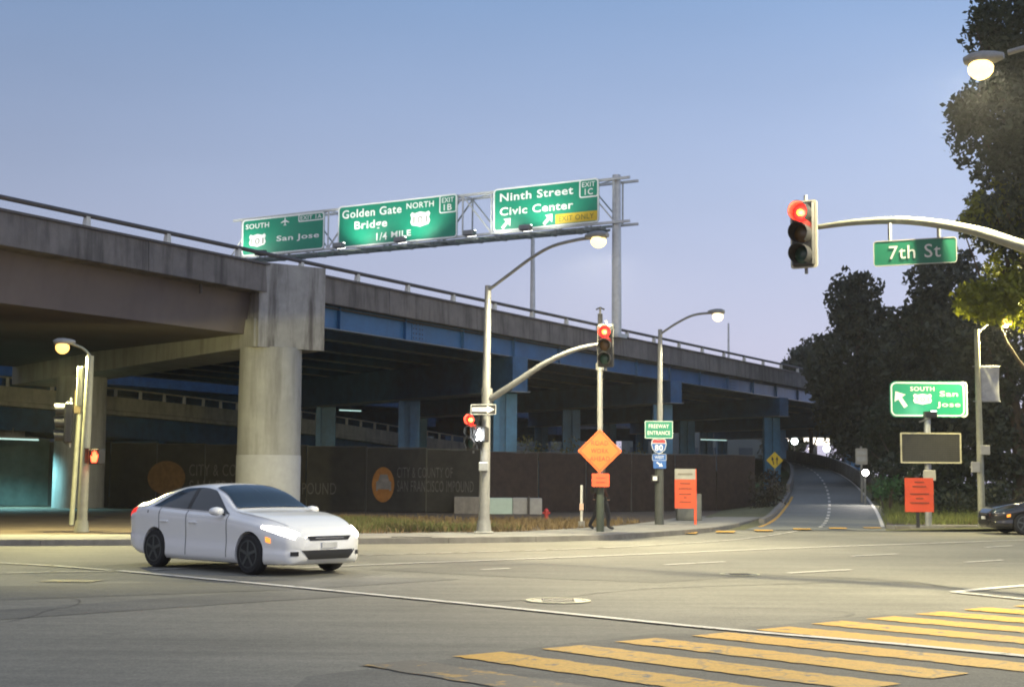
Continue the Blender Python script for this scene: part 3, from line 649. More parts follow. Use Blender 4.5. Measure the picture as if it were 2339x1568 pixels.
# ================================================================ STREET LAMPS
def glassm(name, col, e): return mat(name, col, .3, var=0, emit=e, ecol=col)
bowl_w = glassm('lamp_bowl_warm', (1, .74, .28), 2.8); bowl_o = glassm('lamp_bowl_amber', (1, .55, .14), 2.6); bowl_p = glassm('lamp_bowl_pale', (1, .74, .42), 2.8)
def lamphead(parent, loc, dirv, bowl, energy, color, size=1.0, ang=150):
    d = Vector((dirv[0], dirv[1], 0)).normalized(); n = Vector((-d.y, d.x, 0)); L_ = .62 * size
    mb = MB(); prof = [(-.5, .06, .05), (-.3, .12, .09), (0, .17, .12), (.3, .19, .11), (.48, .12, .06)]
    vs = []; fs = []; N_ = 10
    for f, w_, h_ in prof:
        for k in range(N_):
            a = 2 * math.pi * k / N_; vs.append(d * f * L_ + n * math.cos(a) * w_ * size + Vector((0, 0, math.sin(a) * h_ * size + .03)))
    for i in range(len(prof) - 1):
        for k in range(N_): fs.append((i * N_ + k, i * N_ + (k + 1) % N_, i * N_ + N_ + (k + 1) % N_, i * N_ + N_ + k))
    fs += [tuple(reversed(range(N_))), tuple(range(N_ * 4, N_ * 5))]
    h = mb.add(vs, fs).build('lamp_head', galv_dull, parent, 60, loc)
    c = d * .08 * L_
    MB().lathe([(.17 * size, -.03), (.20 * size, -.10), (.19 * size, -.18), (.13 * size, -.25), (.06 * size, -.285), (.01, -.29)], 16, c=(c.x, c.y, 0)).build('bowl', bowl, h, 60)
    lamp('street_light', h, (c.x, c.y, -.36 * size), energy, color, 'POINT' if ang == 178 else 'SPOT', .16, ang, (c.x, c.y + (2 if ang == 179 else 0), -9), .35 if ang < 175 else .05)
    return h
WARM = (1, .89, .57)
# A: signal pole left of centre with luminaire
bA = g(1105, 1217, KH); A = thing('street_lamp', 'grey street lamp pole carrying a curved signal arm at the kerb in the centre', 'street lamp', bA)
def rel(v, b): return Vector(v) - Vector(b)
YA = bA.y
topA = rel(at(1115, 652, YA), bA); MB().tube([(0, 0, 0), (topA.x, topA.y, topA.z)], [.155, .085], 14).build('pole', galv_dull, A, 50)
MB().cbox(-.26, .26, -.26, .26, 0, .05).build('base_plate', galv_dull, A)
MB().tube([(0, 0, .04), (0, 0, .35)], [.21, .17], 14).build('pole_base', galv_dull, A, 50)
lpA = [rel(p, bA) for p in (at(1113, 664, YA), at(1165, 625, YA - .6), at(1215, 588, YA - 1.2), at(1262, 562, YA - 1.8), at(1320, 547, YA - 2.4), at(1352, 543, YA - 2.7))]
MB().tube(smoothpath(lpA, 5), .045, 8).build('lamp_arm', galv_dull, A, 60)
lamphead(A, lpA[-1] + Vector((.12, -.05, .02)), (1, -.5), bowl_w, 7500, WARM, 1.0, 170)
mA = [rel(p, bA) for p in (at(1112, 916, YA), at(1180, 872, YA - .5), at(1240, 832, YA - .9), at(1300, 803, YA - 1.3), at(1345, 790, YA - 1.6), at(1372, 786, YA - 1.8))]
MB().tube(smoothpath(mA, 5), [.095 - .055 * i / 25 for i in range(26)], 10).build('mast_arm', galv_dull, A, 60)
MB().tube([mA[0] + Vector((0, 0, -.35)), mA[0] + Vector((0, 0, .35))], .15, 12).build('arm_collar', galv_dull, A, 50)
bx = rel(at(1105, 1065, YA), bA); MB().cbox(bx.x - .13, bx.x + .13, bx.y - .3, bx.y - .13, bx.z - .12, bx.z + .12).build('control_box', galv, A)
# B: lamp pole with freeway entrance signs
bB = g(1506, 1197, KH); B = thing('street_lamp', 'slim street lamp behind the Freeway Entrance sign, arm curving right', 'street lamp', bB); YB = bB.y
topB = rel(at(1508, 752, YB), bB); MB().tube([(0, 0, 0), topB], [.13, .07], 12).build('pole', galv_dull, B, 50); MB().tube([(0, 0, 0), (0, 0, 2.2)], [.15, .14], 12).build('pole_base', mat('dark_pole_base', (.06, .065, .06), .7), B, 50)
lpB = [rel(p, bB) for p in (at(1509, 762, YB), at(1545, 738, YB - .3), at(1585, 719, YB - .6), at(1628, 714, YB - .9))]
MB().tube(smoothpath(lpB, 5), .04, 8).build('lamp_arm', galv_dull, B, 60); lamphead(B, lpB[-1] + Vector((.12, 0, 0)), (1, -.2), bowl_p, 2200, (1, .90, .60), .9)
# C: left lamp under the overpass
bC = g(186, 1214, KH); Cc = thing('street_lamp', 'pale pole with glowing amber lamp under the left end of the overpass', 'street lamp', bC); YC = bC.y
topC = rel(at(206, 812, YC), bC); MB().tube([(0, 0, 0), topC], [.14, .10], 12).build('pole', pole_y, Cc, 50)
MB().tube([(0, 0, 0), (0, 0, .3)], [.2, .16], 12).build('pole_base', pole_y, Cc, 50)
MB().tube(smoothpath([topC, rel(at(190, 796, YC), bC), rel(at(165, 785, YC), bC)], 4), .035, 8).build('lamp_arm', pole_y, Cc, 60)
lamphead(Cc, rel(at(147, 783, YC), bC), (-1, -.1), bowl_o, 5000, (1, .90, .40), .9, 179)
q = rel(at(197, 880, YC), bC); MB().cbox(q.x - .24, q.x - .06, q.y - .06, q.y + .1, q.z - .55, q.z + .5).build('equipment_box', pole_y, Cc)
# D: lamp on the near right signal pole
bD = Vector((10.6, 18.6, .0)); D = thing('street_lamp', 'near signal pole at the right whose bright lamp hangs before the tall tree', 'street lamp', bD)
MB().tube([(0, 0, 0), (0, 0, 8.1)], [.17, .09], 14).build('pole', galv_dull, D, 50); MB().cbox(-.3, .3, -.3, .3, 0, .06).build('base_plate', galv_dull, D)
lD = rel(at(2247, 138, 21), bD); lamphead(D, lD, (-1, .6), bowl_w, 6500, WARM, .95, 177)
MB().tube(smoothpath([(0, 0, 7.7), (-.8, .5, 8.1), (lD.x * .6, lD.y * .6, lD.z + .2), (lD.x + .3, lD.y - .2, lD.z + .06)], 5), .045, 8).build('lamp_arm', galv_dull, D, 60)
mD = [rel(p, bD) for p in (at(1866, 519, 23), at(1960, 507, 22.5), at(2080, 504, 21.9), at(2220, 525, 21.2), at(2339, 563, 20.5))] + [Vector((-1.2, .8, 4.05)), Vector((0, 0, 3.3))]
ms = smoothpath(mD, 6); MB().tube(ms, [.04 + .075 * i / (len(ms) - 1) for i in range(len(ms))], 12).build('mast_arm', pole_y, D, 60)
# E: lamp among the leaves
bE = g(2243, 1204, KH); E_ = thing('street_lamp', 'greenish lamp pole at right whose arm reaches up into lit leaves', 'street lamp', bE); YE = bE.y
tE = rel(at(2231, 752, YE), bE); MB().tube([(0, 0, 0), tE], [.12, .085], 12).build('pole', pole_y, E_, 50)
lE = [tE - Vector((0, 0, .12)), rel(at(2258, 738, YE), bE), rel(at(2285, 727, YE), bE)]; MB().tube(smoothpath(lE, 4), .04, 8).build('lamp_arm', pole_y, E_, 60); lamphead(E_, lE[-1] + Vector((.15, 0, 0)), (1, 0), bowl_o, 3200, (1, .86, .42), .9, 178)

# ================================================================ TRAFFIC LIGHTS
red_on = mat('signal_red_lit', (.8, .02, .02), .3, var=0, emit=3.2, ecol=(1, .012, .012)); red_core = mat('signal_red_core', (1, .5, .05), .3, var=0, emit=3, ecol=(1, .30, .04))
amb_off = mat('signal_amber_dark', (.10, .05, .01), .25, var=0); grn_off = mat('signal_green_dark', (.01, .05, .035), .25, var=0)
plate_m = mat('signal_backplate', (.50, .47, .38), .6, var=.12); plate_d = mat('signal_backplate_dark', (.05, .05, .045), .6, var=.2)
def traffic_light(label, loc, rz, sc=1.0, lit='red', plate=plate_m, w=.5):
    t = thing('traffic_light', label, 'traffic light', loc, rz, 'traffic lights'); t.scale = (sc,) * 3
    MB().cbox(-.19, .19, -.06, .16, -.53, .53, .03).build('housing', black, t)
    MB().prism(rrect(-w / 2, w / 2, -.56, .56, .05), .0, .012).build('backplate', plate, t)
    for i, z in enumerate((.345, 0, -.345)):
        on = lit == 'red' and i == 0
        le = MB().lathe([(.145, -.06), (.13, -.085), (.08, -.105), (.005, -.112)], 18, 'y', (0, 0, z)).build('lens', red_on if on else (signbk if i == 0 else amb_off if i == 1 else grn_off), t, 60)
        if on:
            MB().lathe([(.055, -.113), (.03, -.122), (.002, -.124)], 12, 'y', (-.02, 0, z)).build('bulb', red_core, le, 60)
            lamp('signal_light', le, (0, -.20, z), 110, (1, .08, .04), 'POINT', .1)
        # tunnel visor, open at the bottom
        vs = []; fs = []; n = 16
        for k in range(n + 1):
            a = R(-55 + 290 * k / n); ca, sa = math.cos(a), math.sin(a); ln = .27 - .07 * (1 - sa) / 2
            for r_, y_ in ((.165, -.06), (.165, -.06 - ln), (.155, -.06 - ln), (.155, -.06)): vs.append((ca * r_, y_, z + sa * r_))
            if k:
                for m_ in range(4): fs.append((4 * k - 4 + m_, 4 * k - 4 + (m_ + 1) % 4, 4 * k + (m_ + 1) % 4, 4 * k + m_))
        MB().add(vs, fs).build('visor', black, t, 40)
    MB().tube([(0, .1, .52), (0, .1, .66)], .03, 8).build('bracket', galv_dull, t); MB().tube([(0, .1, -.52), (0, .1, -.64)], .03, 8).build('bracket', galv_dull, t)
    return t
c = at(1836, 535, 23); traffic_light('large traffic light showing red at the tip of the near right mast arm', c, R(-32), 1.0, w=.46)
c = at(1383, 789, YA - 1.8); traffic_light('traffic light showing red at the end of the central curved arm', c, R(-12), 1.0, plate=plate_d, w=.42)
c = at(1079, 985, YA - .1); traffic_light('low traffic light showing red on the side of the central lamp pole', c, R(-20), .9, plate=plate_d, w=.4)
bxp = at(1098, 985, YA - .3)
c = at(152, 965, YC + .2); traffic_light('dark traffic light seen from the side beside the left amber lamp pole', c, R(-75), 1.0, lit='none', plate=plate_d, w=.42)
# pedestrian signals
def ped(label, loc, rz, m_on, energy, col, hand):
    t = thing('pedestrian_signal', label, 'pedestrian signal', loc, rz)
    MB().cbox(-.2, .2, 0, .2, -.2, .2, .03).build('housing', black, t)
    MB().box(-.22, .22, -.16, 0, .19, .215).build('hood', black, t); MB().box(-.22, -.2, -.12, 0, -.18, .2).build('hood', black, t); MB().box(.2, .22, -.12, 0, -.18, .2).build('hood', black, t)
    shape(MB(), hand, 0, 0, .26, .3, -.008).build('symbol', m_on, t)
    lamp('signal_light', t, (0, -.2, 0), energy, col, 'POINT', .08)
MAN = [(-.1, .5), (.1, .5), (.12, .3), (.3, .05), (.22, 0), (.1, .15), (.12, -.1), (.28, -.5), (.14, -.5), (0, -.16), (-.2, -.5), (-.34, -.5), (-.12, -.1), (-.1, .14), (-.26, -.04), (-.34, .03), (-.14, .3)]
HAND = [(-.3, -.5), (.25, -.5), (.38, -.1), (.42, .2), (.3, .2), (.24, 0), (.22, .42), (.1, .44), (.08, .06), (.05, .5), (-.07, .5), (-.08, .06), (-.14, .42), (-.26, .4), (-.24, -.02), (-.42, .1), (-.46, 0)]
ped('small pedestrian signal glowing white on the central lamp pole', at(1095, 992, YA - .35), R(-25), mat('ped_white', (1, .97, .95), .3, var=0, emit=22, ecol=(1, .95, .95)), 35, (.9, .95, 1), MAN)
ped('small pedestrian signal glowing red on the left amber lamp pole', at(216, 1042, YC - .2), R(-20), mat('ped_red', (1, .16, .05), .3, var=0, emit=4, ecol=(1, .13, .05)), 10, (1, .15, .05), HAND)
c = g(163, 1198, KH); t = thing('sign_post', 'thin pale post with a small box beside the left amber lamp pole', 'post', c)
MB().tube([(0, 0, 0), (.15, 0, 4.2)], .075, 10).build('post', pole_y, t, 50); MB().cbox(.0, .2, -.2, -.05, 3.3, 4.0).build('box', mat('rusty_box', (.16, .12, .06), .7), t)

# ================================================================ ROADSIDE SIGNS
def plate(name, label, loc, rz, w, h, bg, border=None, r=.05, bw=.03, inset=.02, cat='sign'):
    t = thing(name, label, cat, loc, rz)
    MB().prism(rrect(-w / 2, w / 2, 0, h, r), 0, .02).build('panel', bg, t)
    if border: ringp(MB(), rrect(-w / 2 + inset, w / 2 - inset, inset, h - inset, max(.01, r - inset)), rrect(-w / 2 + inset + bw, w / 2 - inset - bw, inset + bw, h - inset - bw, max(.008, r - inset - bw)), -.004, 0).build('border', border, t)
    return t
# 7th St
a = at(2007, 608, 22.15); w7 = 1.26; t = plate('street_name_sign', 'green 7th St sign hanging from the near mast arm', (at(2090, 604, 21.8).x, 21.8, at(2090, 604, 21.8).z), R(-24), w7, .40, mat('sign_green_dull', (.004, .13, .07), .5, var=.06), grey_sign, .05, .014, .0)
words_fit('7th St', -.39, .39, .10, .31, -.007, .004, mat('sign_letter_dull', (.5, .52, .48), .5, var=.04), t)
for x in (-.38, .36): MB().tube([(x, .04, .38), (x, .04, .68 - (.05 if x > 0 else 0))], .03, 8).build('hanger', galv_dull, t)
# one way
t = plate('one_way_sign', 'black one way sign with white arrow on the central lamp pole', at(1104, 946, YA - .35), R(-6), .68, .27, black, white, .02, .012, .0)
ar = [(-.30, -.055), (.10, -.055), (.10, -.105), (.30, 0), (.10, .105), (.10, .055), (-.30, .055)]
MB().prism([(x, z + .135) for x, z in ar], -.006, -.001).build('arrow', white, t); words_fit('ONE WAY', -.27, .12, .105, .165, -.011, .008, black, t)
# freeway entrance assembly
t = plate('freeway_entrance_sign', 'green sign reading Freeway Entrance above the route 80 shield', at(1505, 1001, YB - .3), R(-2), .92, .58, green, white, .04, .018, .008)
text_fit(MB(), 'FREEWAY', -.33, .33, .34, .47, -.007, .012).build('lettering', white, t); text_fit(MB(), 'ENTRANCE', -.37, .37, .12, .25, -.007, .012).build('lettering', white, t)
c = at(1505, 1036, YB - .28); t = thing('route_shield_sign', 'red and blue route 80 shield sign under the Freeway Entrance sign', 'sign', c, R(-2))
SH8 = [(-.45, .42), (-.3, .5), (0, .45), (.3, .5), (.45, .42), (.5, .12), (.4, -.22), (.2, -.42), (0, -.5), (-.2, -.42), (-.4, -.22), (-.5, .12)]
MB().prism([(x * .5, z * .5 + .25) for x, z in SH8], 0, .02).build('panel', white, t); MB().prism([(x * .46, z * .46 + .25) for x, z in SH8 if True], -.003, 0).build('blue_field', sblue, t)
MB().prism([(-.215, .355), (.215, .355), (.205, .44), (.14, .475), (0, .452), (-.14, .475), (-.205, .44)], -.006, -.003).build('red_field', sred, t); MB().box(-.22, .22, -.0065, -.0035, .335, .352).build('divider', white, t)
text_fit(MB(), '80', -.13, .13, .10, .30, -.008, .015).build('lettering', white, t)
t = plate('direction_plate', 'small blue plate reading West under the route 80 shield', at(1506, 1051, YB - .26), R(-2), .46, .21, sblue, white, .02, .008, .0); text_fit(MB(), 'WEST', -.15, .15, .06, .15, -.006, .01).build('lettering', white, t)
t = plate('arrow_plate', 'small blue plate with white slanting arrow, lowest on the lamp pole', at(1507, 1069, YB - .26), R(-2), .42, .26, sblue, None, .02); shape(MB(), ARROW, 0, .13, .2, .24, -.006, R(-125)).build('arrow', white, t)
c = at(1498, 1093, YB - .25); t = thing('push_button_box', 'small box with white face low on the freeway entrance pole', 'button box', c); MB().cbox(-.14, .1, -.02, .12, -.1, .12).build('housing', black, t); MB().box(-.1, .04, -.03, -.021, -.05, .08).build('face', white, t)
# road work ahead
bW = g(1371, 1213, KH); W_ = thing('signal_post', 'tall grey post behind the orange diamond Road Work sign', 'post', bW); YW = bW.y
MB().tube([(0, 0, 0), rel(at(1370, 760, YW), bW)], [.085, .075], 12).build('post', galv_dull, W_, 50); MB().tube([(0, 0, 0), (0, 0, 1.6)], [.11, .105], 12).build('post_base', mat('dark_green_post', (.035, .045, .035), .7), W_, 50)
ta = rel(at(1371, 702, YW), bW); MB().tube([rel(at(1370, 760, YW), bW), ta], .028, 6).build('antenna', black, W_); MB().tube([ta + Vector((-.12, 0, -.06)), ta, ta + Vector((.12, 0, -.06))], .025, 6).build('antenna_tip', black, W_); MB().tube([ta - Vector((0, 0, .45)), ta - Vector((0, 0, .18))], .07, 8).build('antenna_can', black, W_)
hz = rel(at(1370, 836, YW), bW); MB().tube([hz - Vector((0, 0, .12)), hz + Vector((0, 0, .08))], .12, 12).build('collar', galv_dull, W_, 40)
c = at(1370, 1080, YW - .25); t = thing('road_work_sign', 'orange diamond sign reading Road Work Ahead on the tall grey post', 'sign', c, R(0)); hd = .62
dm = [(0, 0), (hd, hd), (0, 2 * hd), (-hd, hd)]; MB().prism(dm, 0, .02).build('panel', orange, t)
ringp(MB(), [(0, .05), (hd - .05, hd), (0, 2 * hd - .05), (-hd + .05, hd)], [(0, .085), (hd - .085, hd), (0, 2 * hd - .085), (-hd + .085, hd)], -.004, 0).build('border', inkfade, t)
for s, z, w_ in (('ROAD', .78, .24), ('WORK', .56, .25), ('AHEAD', .34, .28)): text_fit(MB(), s, -w_, w_, z, z + .13, -.007, .01).build('lettering', inkfade, t)
t = plate('distance_plate', 'small red orange plate under the Road Work diamond', at(1372, 1111, YW - .25), 0, .49, .37, redor, None, .03)
for z in (.22, .1): MB().box(-.13, .13, -.006, -.002, z + .01, z + .05).build('faded_text_line', inkfade, t)
# ramp closed board
bR = g(1587, 1197, KH); t = thing('ramp_notice_board', 'red orange notice board with grey header on a thin orange post', 'notice board', bR); YR = bR.y
hh = lambda py: rel(at(1565, py, YR), bR).z
x0 = rel(at(1541, 1100, YR), bR).x; x1 = rel(at(1588, 1100, YR), bR).x
MB().box(x0, x1, -.05, -.02, hh(1160), hh(1094.5)).build('panel', redor, t); MB().box(x0, x1, -.05, -.02, hh(1094), hh(1070)).build('header_panel', grey_sign, t)
xc = (x0 + x1) / 2
for s, f, w_ in (('', .82, .17), ('', .64, .22), ('', .45, .2), ('', .33, .05), ('', .18, .19)): z = hh(1160) + f * (hh(1094) - hh(1160)); MB().box(xc - w_, xc + w_, -.056, -.052, z + .01, z + .065).build('faded_text_line', inkfade, t)
MB().box(xc - .24, xc + .24, -.056, -.052, hh(1084), hh(1080)).build('faded_text_line', mat('faded_grey_ink', (.2, .18, .15), .8), t)
MB().box(x1 - .04, x1 + .04, -.018, .05, 0, hh(1070)).build('post', redor, t); MB().box(x0 + .02, x0 + .08, -.018, .05, hh(1160) - .02, hh(1072)).build('stiffener', grey_sign, t)
# right: South 101 San Jose
bS = g(2121, 1200, KH); t = thing('guide_sign', 'green guide sign with arrow, South route shield and San Jose, at the right', 'sign', bS, 0); YS = bS.y
def loc_(px, py): v = rel(at(px, py, YS), bS); return v.x, v.z
xa, za = loc_(2030, 952); xb, zb = loc_(2200, 872); xm = (xa + xb) / 2; wS = xb - xa; hS = zb - za
MB().prism(rrect(xa, xb, za, zb, .2), -.2, -.16).build('panel', green, t); ringp(MB(), rrect(xa + .03, xb - .03, za + .03, zb - .03, .18), rrect(xa + .075, xb - .075, za + .075, zb - .075, .14), -.205, -.2).build('border', white, t)
MB().prism(rrect(xa + .25, xb + .18, za + .02, zb + .02, .12), .14, .18).build('rear_panel', green, t); ringp(MB(), rrect(xa + .25, xb + .18, za + .02, zb + .02, .12), rrect(xa + .3, xb + .13, za + .07, zb - .03, .1), .134, .139).build('rear_border', white, t)
U = lambda u: xa + u * wS
V = lambda v: zb - v * hS
shape(MB(), ARROW, U(.14), V(.5), .62, .62, -.208, R(33)).build('arrow', white, t)
text_fit(MB(), 'SOUTH', U(.27), U(.59), V(.27), V(.15), -.207, .015).build('lettering', white, t); text_fit(MB(), 'San', U(.66), U(.90), V(.42), V(.27), -.207, .01).build('lettering', white, t); text_fit(MB(), 'Jose', U(.62), U(.93), V(.75), V(.57), -.207, .01).build('lettering', white, t)
shape(MB(), SHIELD, U(.43), V(.5), .62, .36, -.208).build('route_shield', white, t); text_fit(MB(), '101', U(.35), U(.51), V(.57), V(.44), -.214, 0).build('route_number', mat('shield_number', (.10, .10, .09), .6, var=0), t)
lm = MB().cbox(U(.42) - .2, U(.42) + .2, -1.25, -1.0, V(1) - .06, V(1) + .14).build('sign_lamp', black, t); MB().bar((U(.42), -1.1, V(1) - .08), (U(.42), .1, V(1) - .15), .05).build('lamp_bracket', galv_dull, t)
MB().box(U(.42) + .05, U(.42) + .19, -1.2, -1.02, V(1) + .141, V(1) + .16).build('lens', lens_w, lm); lamp('sign_light', lm, (U(.42), -1.12, V(1) + .22), 24, (.85, 1, .85), 'SPOT', .1, 160, (U(.48), -.2, V(.4)), .5)
MB().tube([(0, 0, 0), (loc_(2119, 990)[0], 0, V(.1))], .11, 12).build('post', galv, t, 50)
# blank message sign on the same post
bm_ = thing('message_sign', 'dark blank lamp-matrix message sign with thin pale frame under the San Jose sign', 'sign', bS, 0)
xa2, za2 = loc_(2053, 1056); xb2, zb2 = loc_(2187, 990)
MB().box(xa2, xb2, -.3, -.16, za2, zb2).build('housing', mat('message_dark', (.022, .022, .018), .5, var=.2), bm_); fr = mat('message_frame', (.40, .38, .26), .5)
ringp(MB(), rrect(xa2 - .02, xb2 + .02, za2 - .02, zb2 + .02, .03), rrect(xa2 + .03, xb2 - .03, za2 + .03, zb2 - .03, .02), -.32, -.3).build('frame', fr, bm_)
dots = MB()
for i in range(34):
    for j in range(14):
        X = xa2 + .08 + (xb2 - xa2 - .16) * i / 33; Z = za2 + .08 + (zb2 - za2 - .16) * j / 13; dots.box(X - .012, X + .012, -.306, -.301, Z - .012, Z + .012)
o = dots.build('lamp_matrix', mat('matrix_dot', (.07, .07, .055), .5), bm_); o['kind'] = 'stuff'
# orange board at right
bO = g(2097, 1204, KH); t = thing('ramp_notice_board', 'wrinkled red orange notice board under the dark message sign', 'notice board', bO); YO = bO.y
lo = lambda px, py: rel(at(px, py, YO), bO)
a = lo(2066, 1168); b = lo(2130, 1091); 
# slightly wrinkled panel
mb = MB(); nx, nz = 8, 10
for j in range(nz + 1):
    for i in range(nx + 1): mb.v.append((a.x + (b.x - a.x) * i / nx, -.08 + .012 * math.sin(i * 1.3 + j * .9) + random.uniform(-.008, .008), a.z + (b.z - a.z) * j / nz))
for j in range(nz):
    for i in range(nx): k = j * (nx + 1) + i; mb.f.append((k, k + 1, k + nx + 2, k + nx + 1))
mb.build('panel', redor, t, 80); MB().box(a.x + .02, b.x - .02, -.05, -.03, a.z + .02, b.z - .02).build('backing', grey_sign, t)
xc = (a.x + b.x) / 2
for s, f, w_ in (('', .85, .15), ('', .72, .22), ('', .5, .3), ('', .37, .12), ('', .24, .3)): z = a.z + f * (b.z - a.z); MB().box(xc - w_, xc + w_, -.115, -.108, z + .01, z + .05).build('faded_text_line', inkfade, t)
MB().box(-.05, .05, -.028, .03, 0, b.z + .08).build('post', mat('dark_post', (.03, .03, .03), .7), t)
for px, py, w_, h_, lb in ((2123, 1085, 28, 24, 'pale box on the San Jose sign post above the orange board'), (2250, 1027, 22, 22, 'small white plate on the greenish lamp pole, upper one'), (2228, 1066, 20, 24, 'small grey plate beside the greenish lamp pole, lower one')):
    Yq = YS - .3 if px < 2200 else YE - .2; c = at(px, py, Yq); s_ = FPX / Yq; t = thing('small_plate', lb, 'plate', c); MB().cbox(-w_ / s_ / 2, w_ / s_ / 2, -.04, .04, -h_ / s_ / 2, h_ / s_ / 2).build('panel', grey_sign, t); MB().box(-w_ / s_ / 2 + .02, w_ / s_ / 2 - .02, .04, .2, -.03, .03).build('bracket', galv_dull, t)
# street banner on the pole
c = at(2262, 915, YE - .05); t = thing('street_banner', 'faded grey banner hanging from the greenish lamp pole at right', 'banner', c); Zt = at(2262, 838, YE).z - c.z
mb = MB()
for j in range(9):
    for i in range(5): mb.v.append((-.31 + .62 * i / 4, .04 * math.sin(i * 1.5 + j * .5), Zt * j / 8))
for j in range(8):
    for i in range(4): k = j * 5 + i; mb.f.append((k, k + 1, k + 6, k + 5))
mb.build('cloth', mat('banner_cloth', (.30, .31, .35), .8, var=.25), t, 60); MB().tube([(-.55, 0, Zt + .02), (.33, 0, Zt + .02)], .02, 6).build('rod', galv_dull, t); MB().tube([(-.55, 0, -.02), (.33, 0, -.02)], .02, 6).build('rod', galv_dull, t)
# merge warning and ramp sign
c = at(1770, 1070, 84); t = thing('lane_ends_sign', 'yellow diamond lane sign on the left of the on-ramp', 'sign', c); hd = .5
MB().prism([(0, 0), (hd, hd), (0, 2 * hd), (-hd, hd)], 0, .02).build('panel', yellow, t)
shape(MB(), ARROW, -.12, .5, .22, .5, -.006, R(12)).build('symbol', signbk, t); shape(MB(), ARROW, .13, .5, .22, .5, -.006, 0).build('symbol', signbk, t); MB().box(-.04, .04, .021, .08, -c.z + .3, .9).build('post', galv_dull, t)
c = at(1968, 1060, 71); t = thing('ramp_sign', 'small pale sign above the bright round light beside the ramp', 'sign', c)
MB().prism(rrect(-.30, .30, 0, .8, .05), 0, .02).build('panel', grey_sign, t); MB().box(-.22, .22, -.005, -.001, .5, .66).build('legend', galv, t); MB().box(-.22, .22, -.005, -.001, .15, .38).build('legend', galv, t); MB().box(-.05, .05, .021, .1, -c.z + .2, .9).build('post', galv_dull, t)
c = at(1977, 1079, 69); t = thing('ramp_light', 'bright round white light on a short post beside the ramp', 'light', c)
MB().lathe([(.17, 0), (.19, .05), (.17, .22), (.08, .28)], 18, 'y').build('housing', black, t, 50); MB().lathe([(.155, -.004), (.12, -.04), (.02, -.06)], 18, 'y').build('lens', glassm('ramp_lens', (1, .93, .88), 40), t, 50); MB().tube([(0, .12, -.15), (0, .12, -c.z + .3)], .05, 8).build('post', galv_dull, t)
lamp('ramp_lamp', t, (0, -.12, 0), 420, (1, .92, .8), 'SPOT', .08, 140, (-2.5, -6, -1.6), .6)

# utility box, marker post, red hydrant, plinth
c = g(1588, 1190, KH); t = thing('utility_cabinet', 'dark grey utility cabinet half hidden behind the orange notice board', 'cabinet', c + Vector((-.05, 1.2, 0))); MB().cbox(-.45, .45, 0, .5, 0, .95, .03).build('body', mat('cabinet_grey', (.10, .105, .10), .6), t); MB().box(-.40, .40, -.012, -.002, .1, .88).build('door', mat('cabinet_door', (.12, .125, .12), .6), t)
c = g(1328, 1203, KH); t = thing('marker_post', 'slim white marker post in the dry grass left of the diamond sign', 'post', c); MB().tube([(0, 0, 0), (0, 0, 1.28)], .04, 8).build('post', mat('marker_white', (.55, .54, .5), .7), t, 50); MB().box(-.06, .06, -.06, .06, .52, .72).build('reflector', mat('marker_refl', (.6, .4, .3), .5), t); MB().tube([(0, 0, 0), (0, 0, .18)], .1, 8).build('base', conc, t)
c = g(1248, 1183, KH); t = thing('fire_hydrant', 'small red hydrant at the right end of the concrete plinth', 'hydrant', c); hr = mat('hydrant_red', (.32, .02, .02), .5); t.scale = (.75, .75, .75)
MB().lathe([(.14, 0), (.14, .05), (.1, .06), (.1, .34), (.13, .35), (.12, .4), (.06, .47), (.01, .5)], 14).build('body', hr, t, 50); MB().tube([(-.19, 0, .26), (.19, 0, .26)], .055, 10).build('nozzle', hr, t, 50)
pl = thing('concrete_plinth', 'low row of grey and mint painted concrete blocks at the foot of blue columns', 'plinth', at(1137, 1180, 60.2))
pl.location.z = KH - .02
for x0p, x1p, m_, dy, h_ in ((1037, 1112.5, mat('plinth_brown', (.22, .20, .18), .85, var=.2, stain=.3), 0, .70), (1113.5, 1170, mat('plinth_mint', (.50, .62, .54), .8, var=.06), -.02, .66), (1171, 1206, mat('plinth_grey', (.36, .35, .34), .85, var=.15), 0, .67), (1209, 1238, mat('plinth_grey', (.36, .35, .34)), -.03, .66)):
    xa_ = at(x0p, 1180, 60.2).x - pl.location.x; xb_ = at(x1p, 1180, 60.2).x - pl.location.x; MB().cbox(xa_, xb_, dy, 1.6, -.1, h_, .02).build('block', m_, pl)
MB().tube([(at(1207.5, 1150, 60.2).x - pl.location.x, -.06, 0), (at(1207.5, 1150, 60.2).x - pl.location.x, -.06, .74)], .05, 8).build('pipe', rail_m, pl)

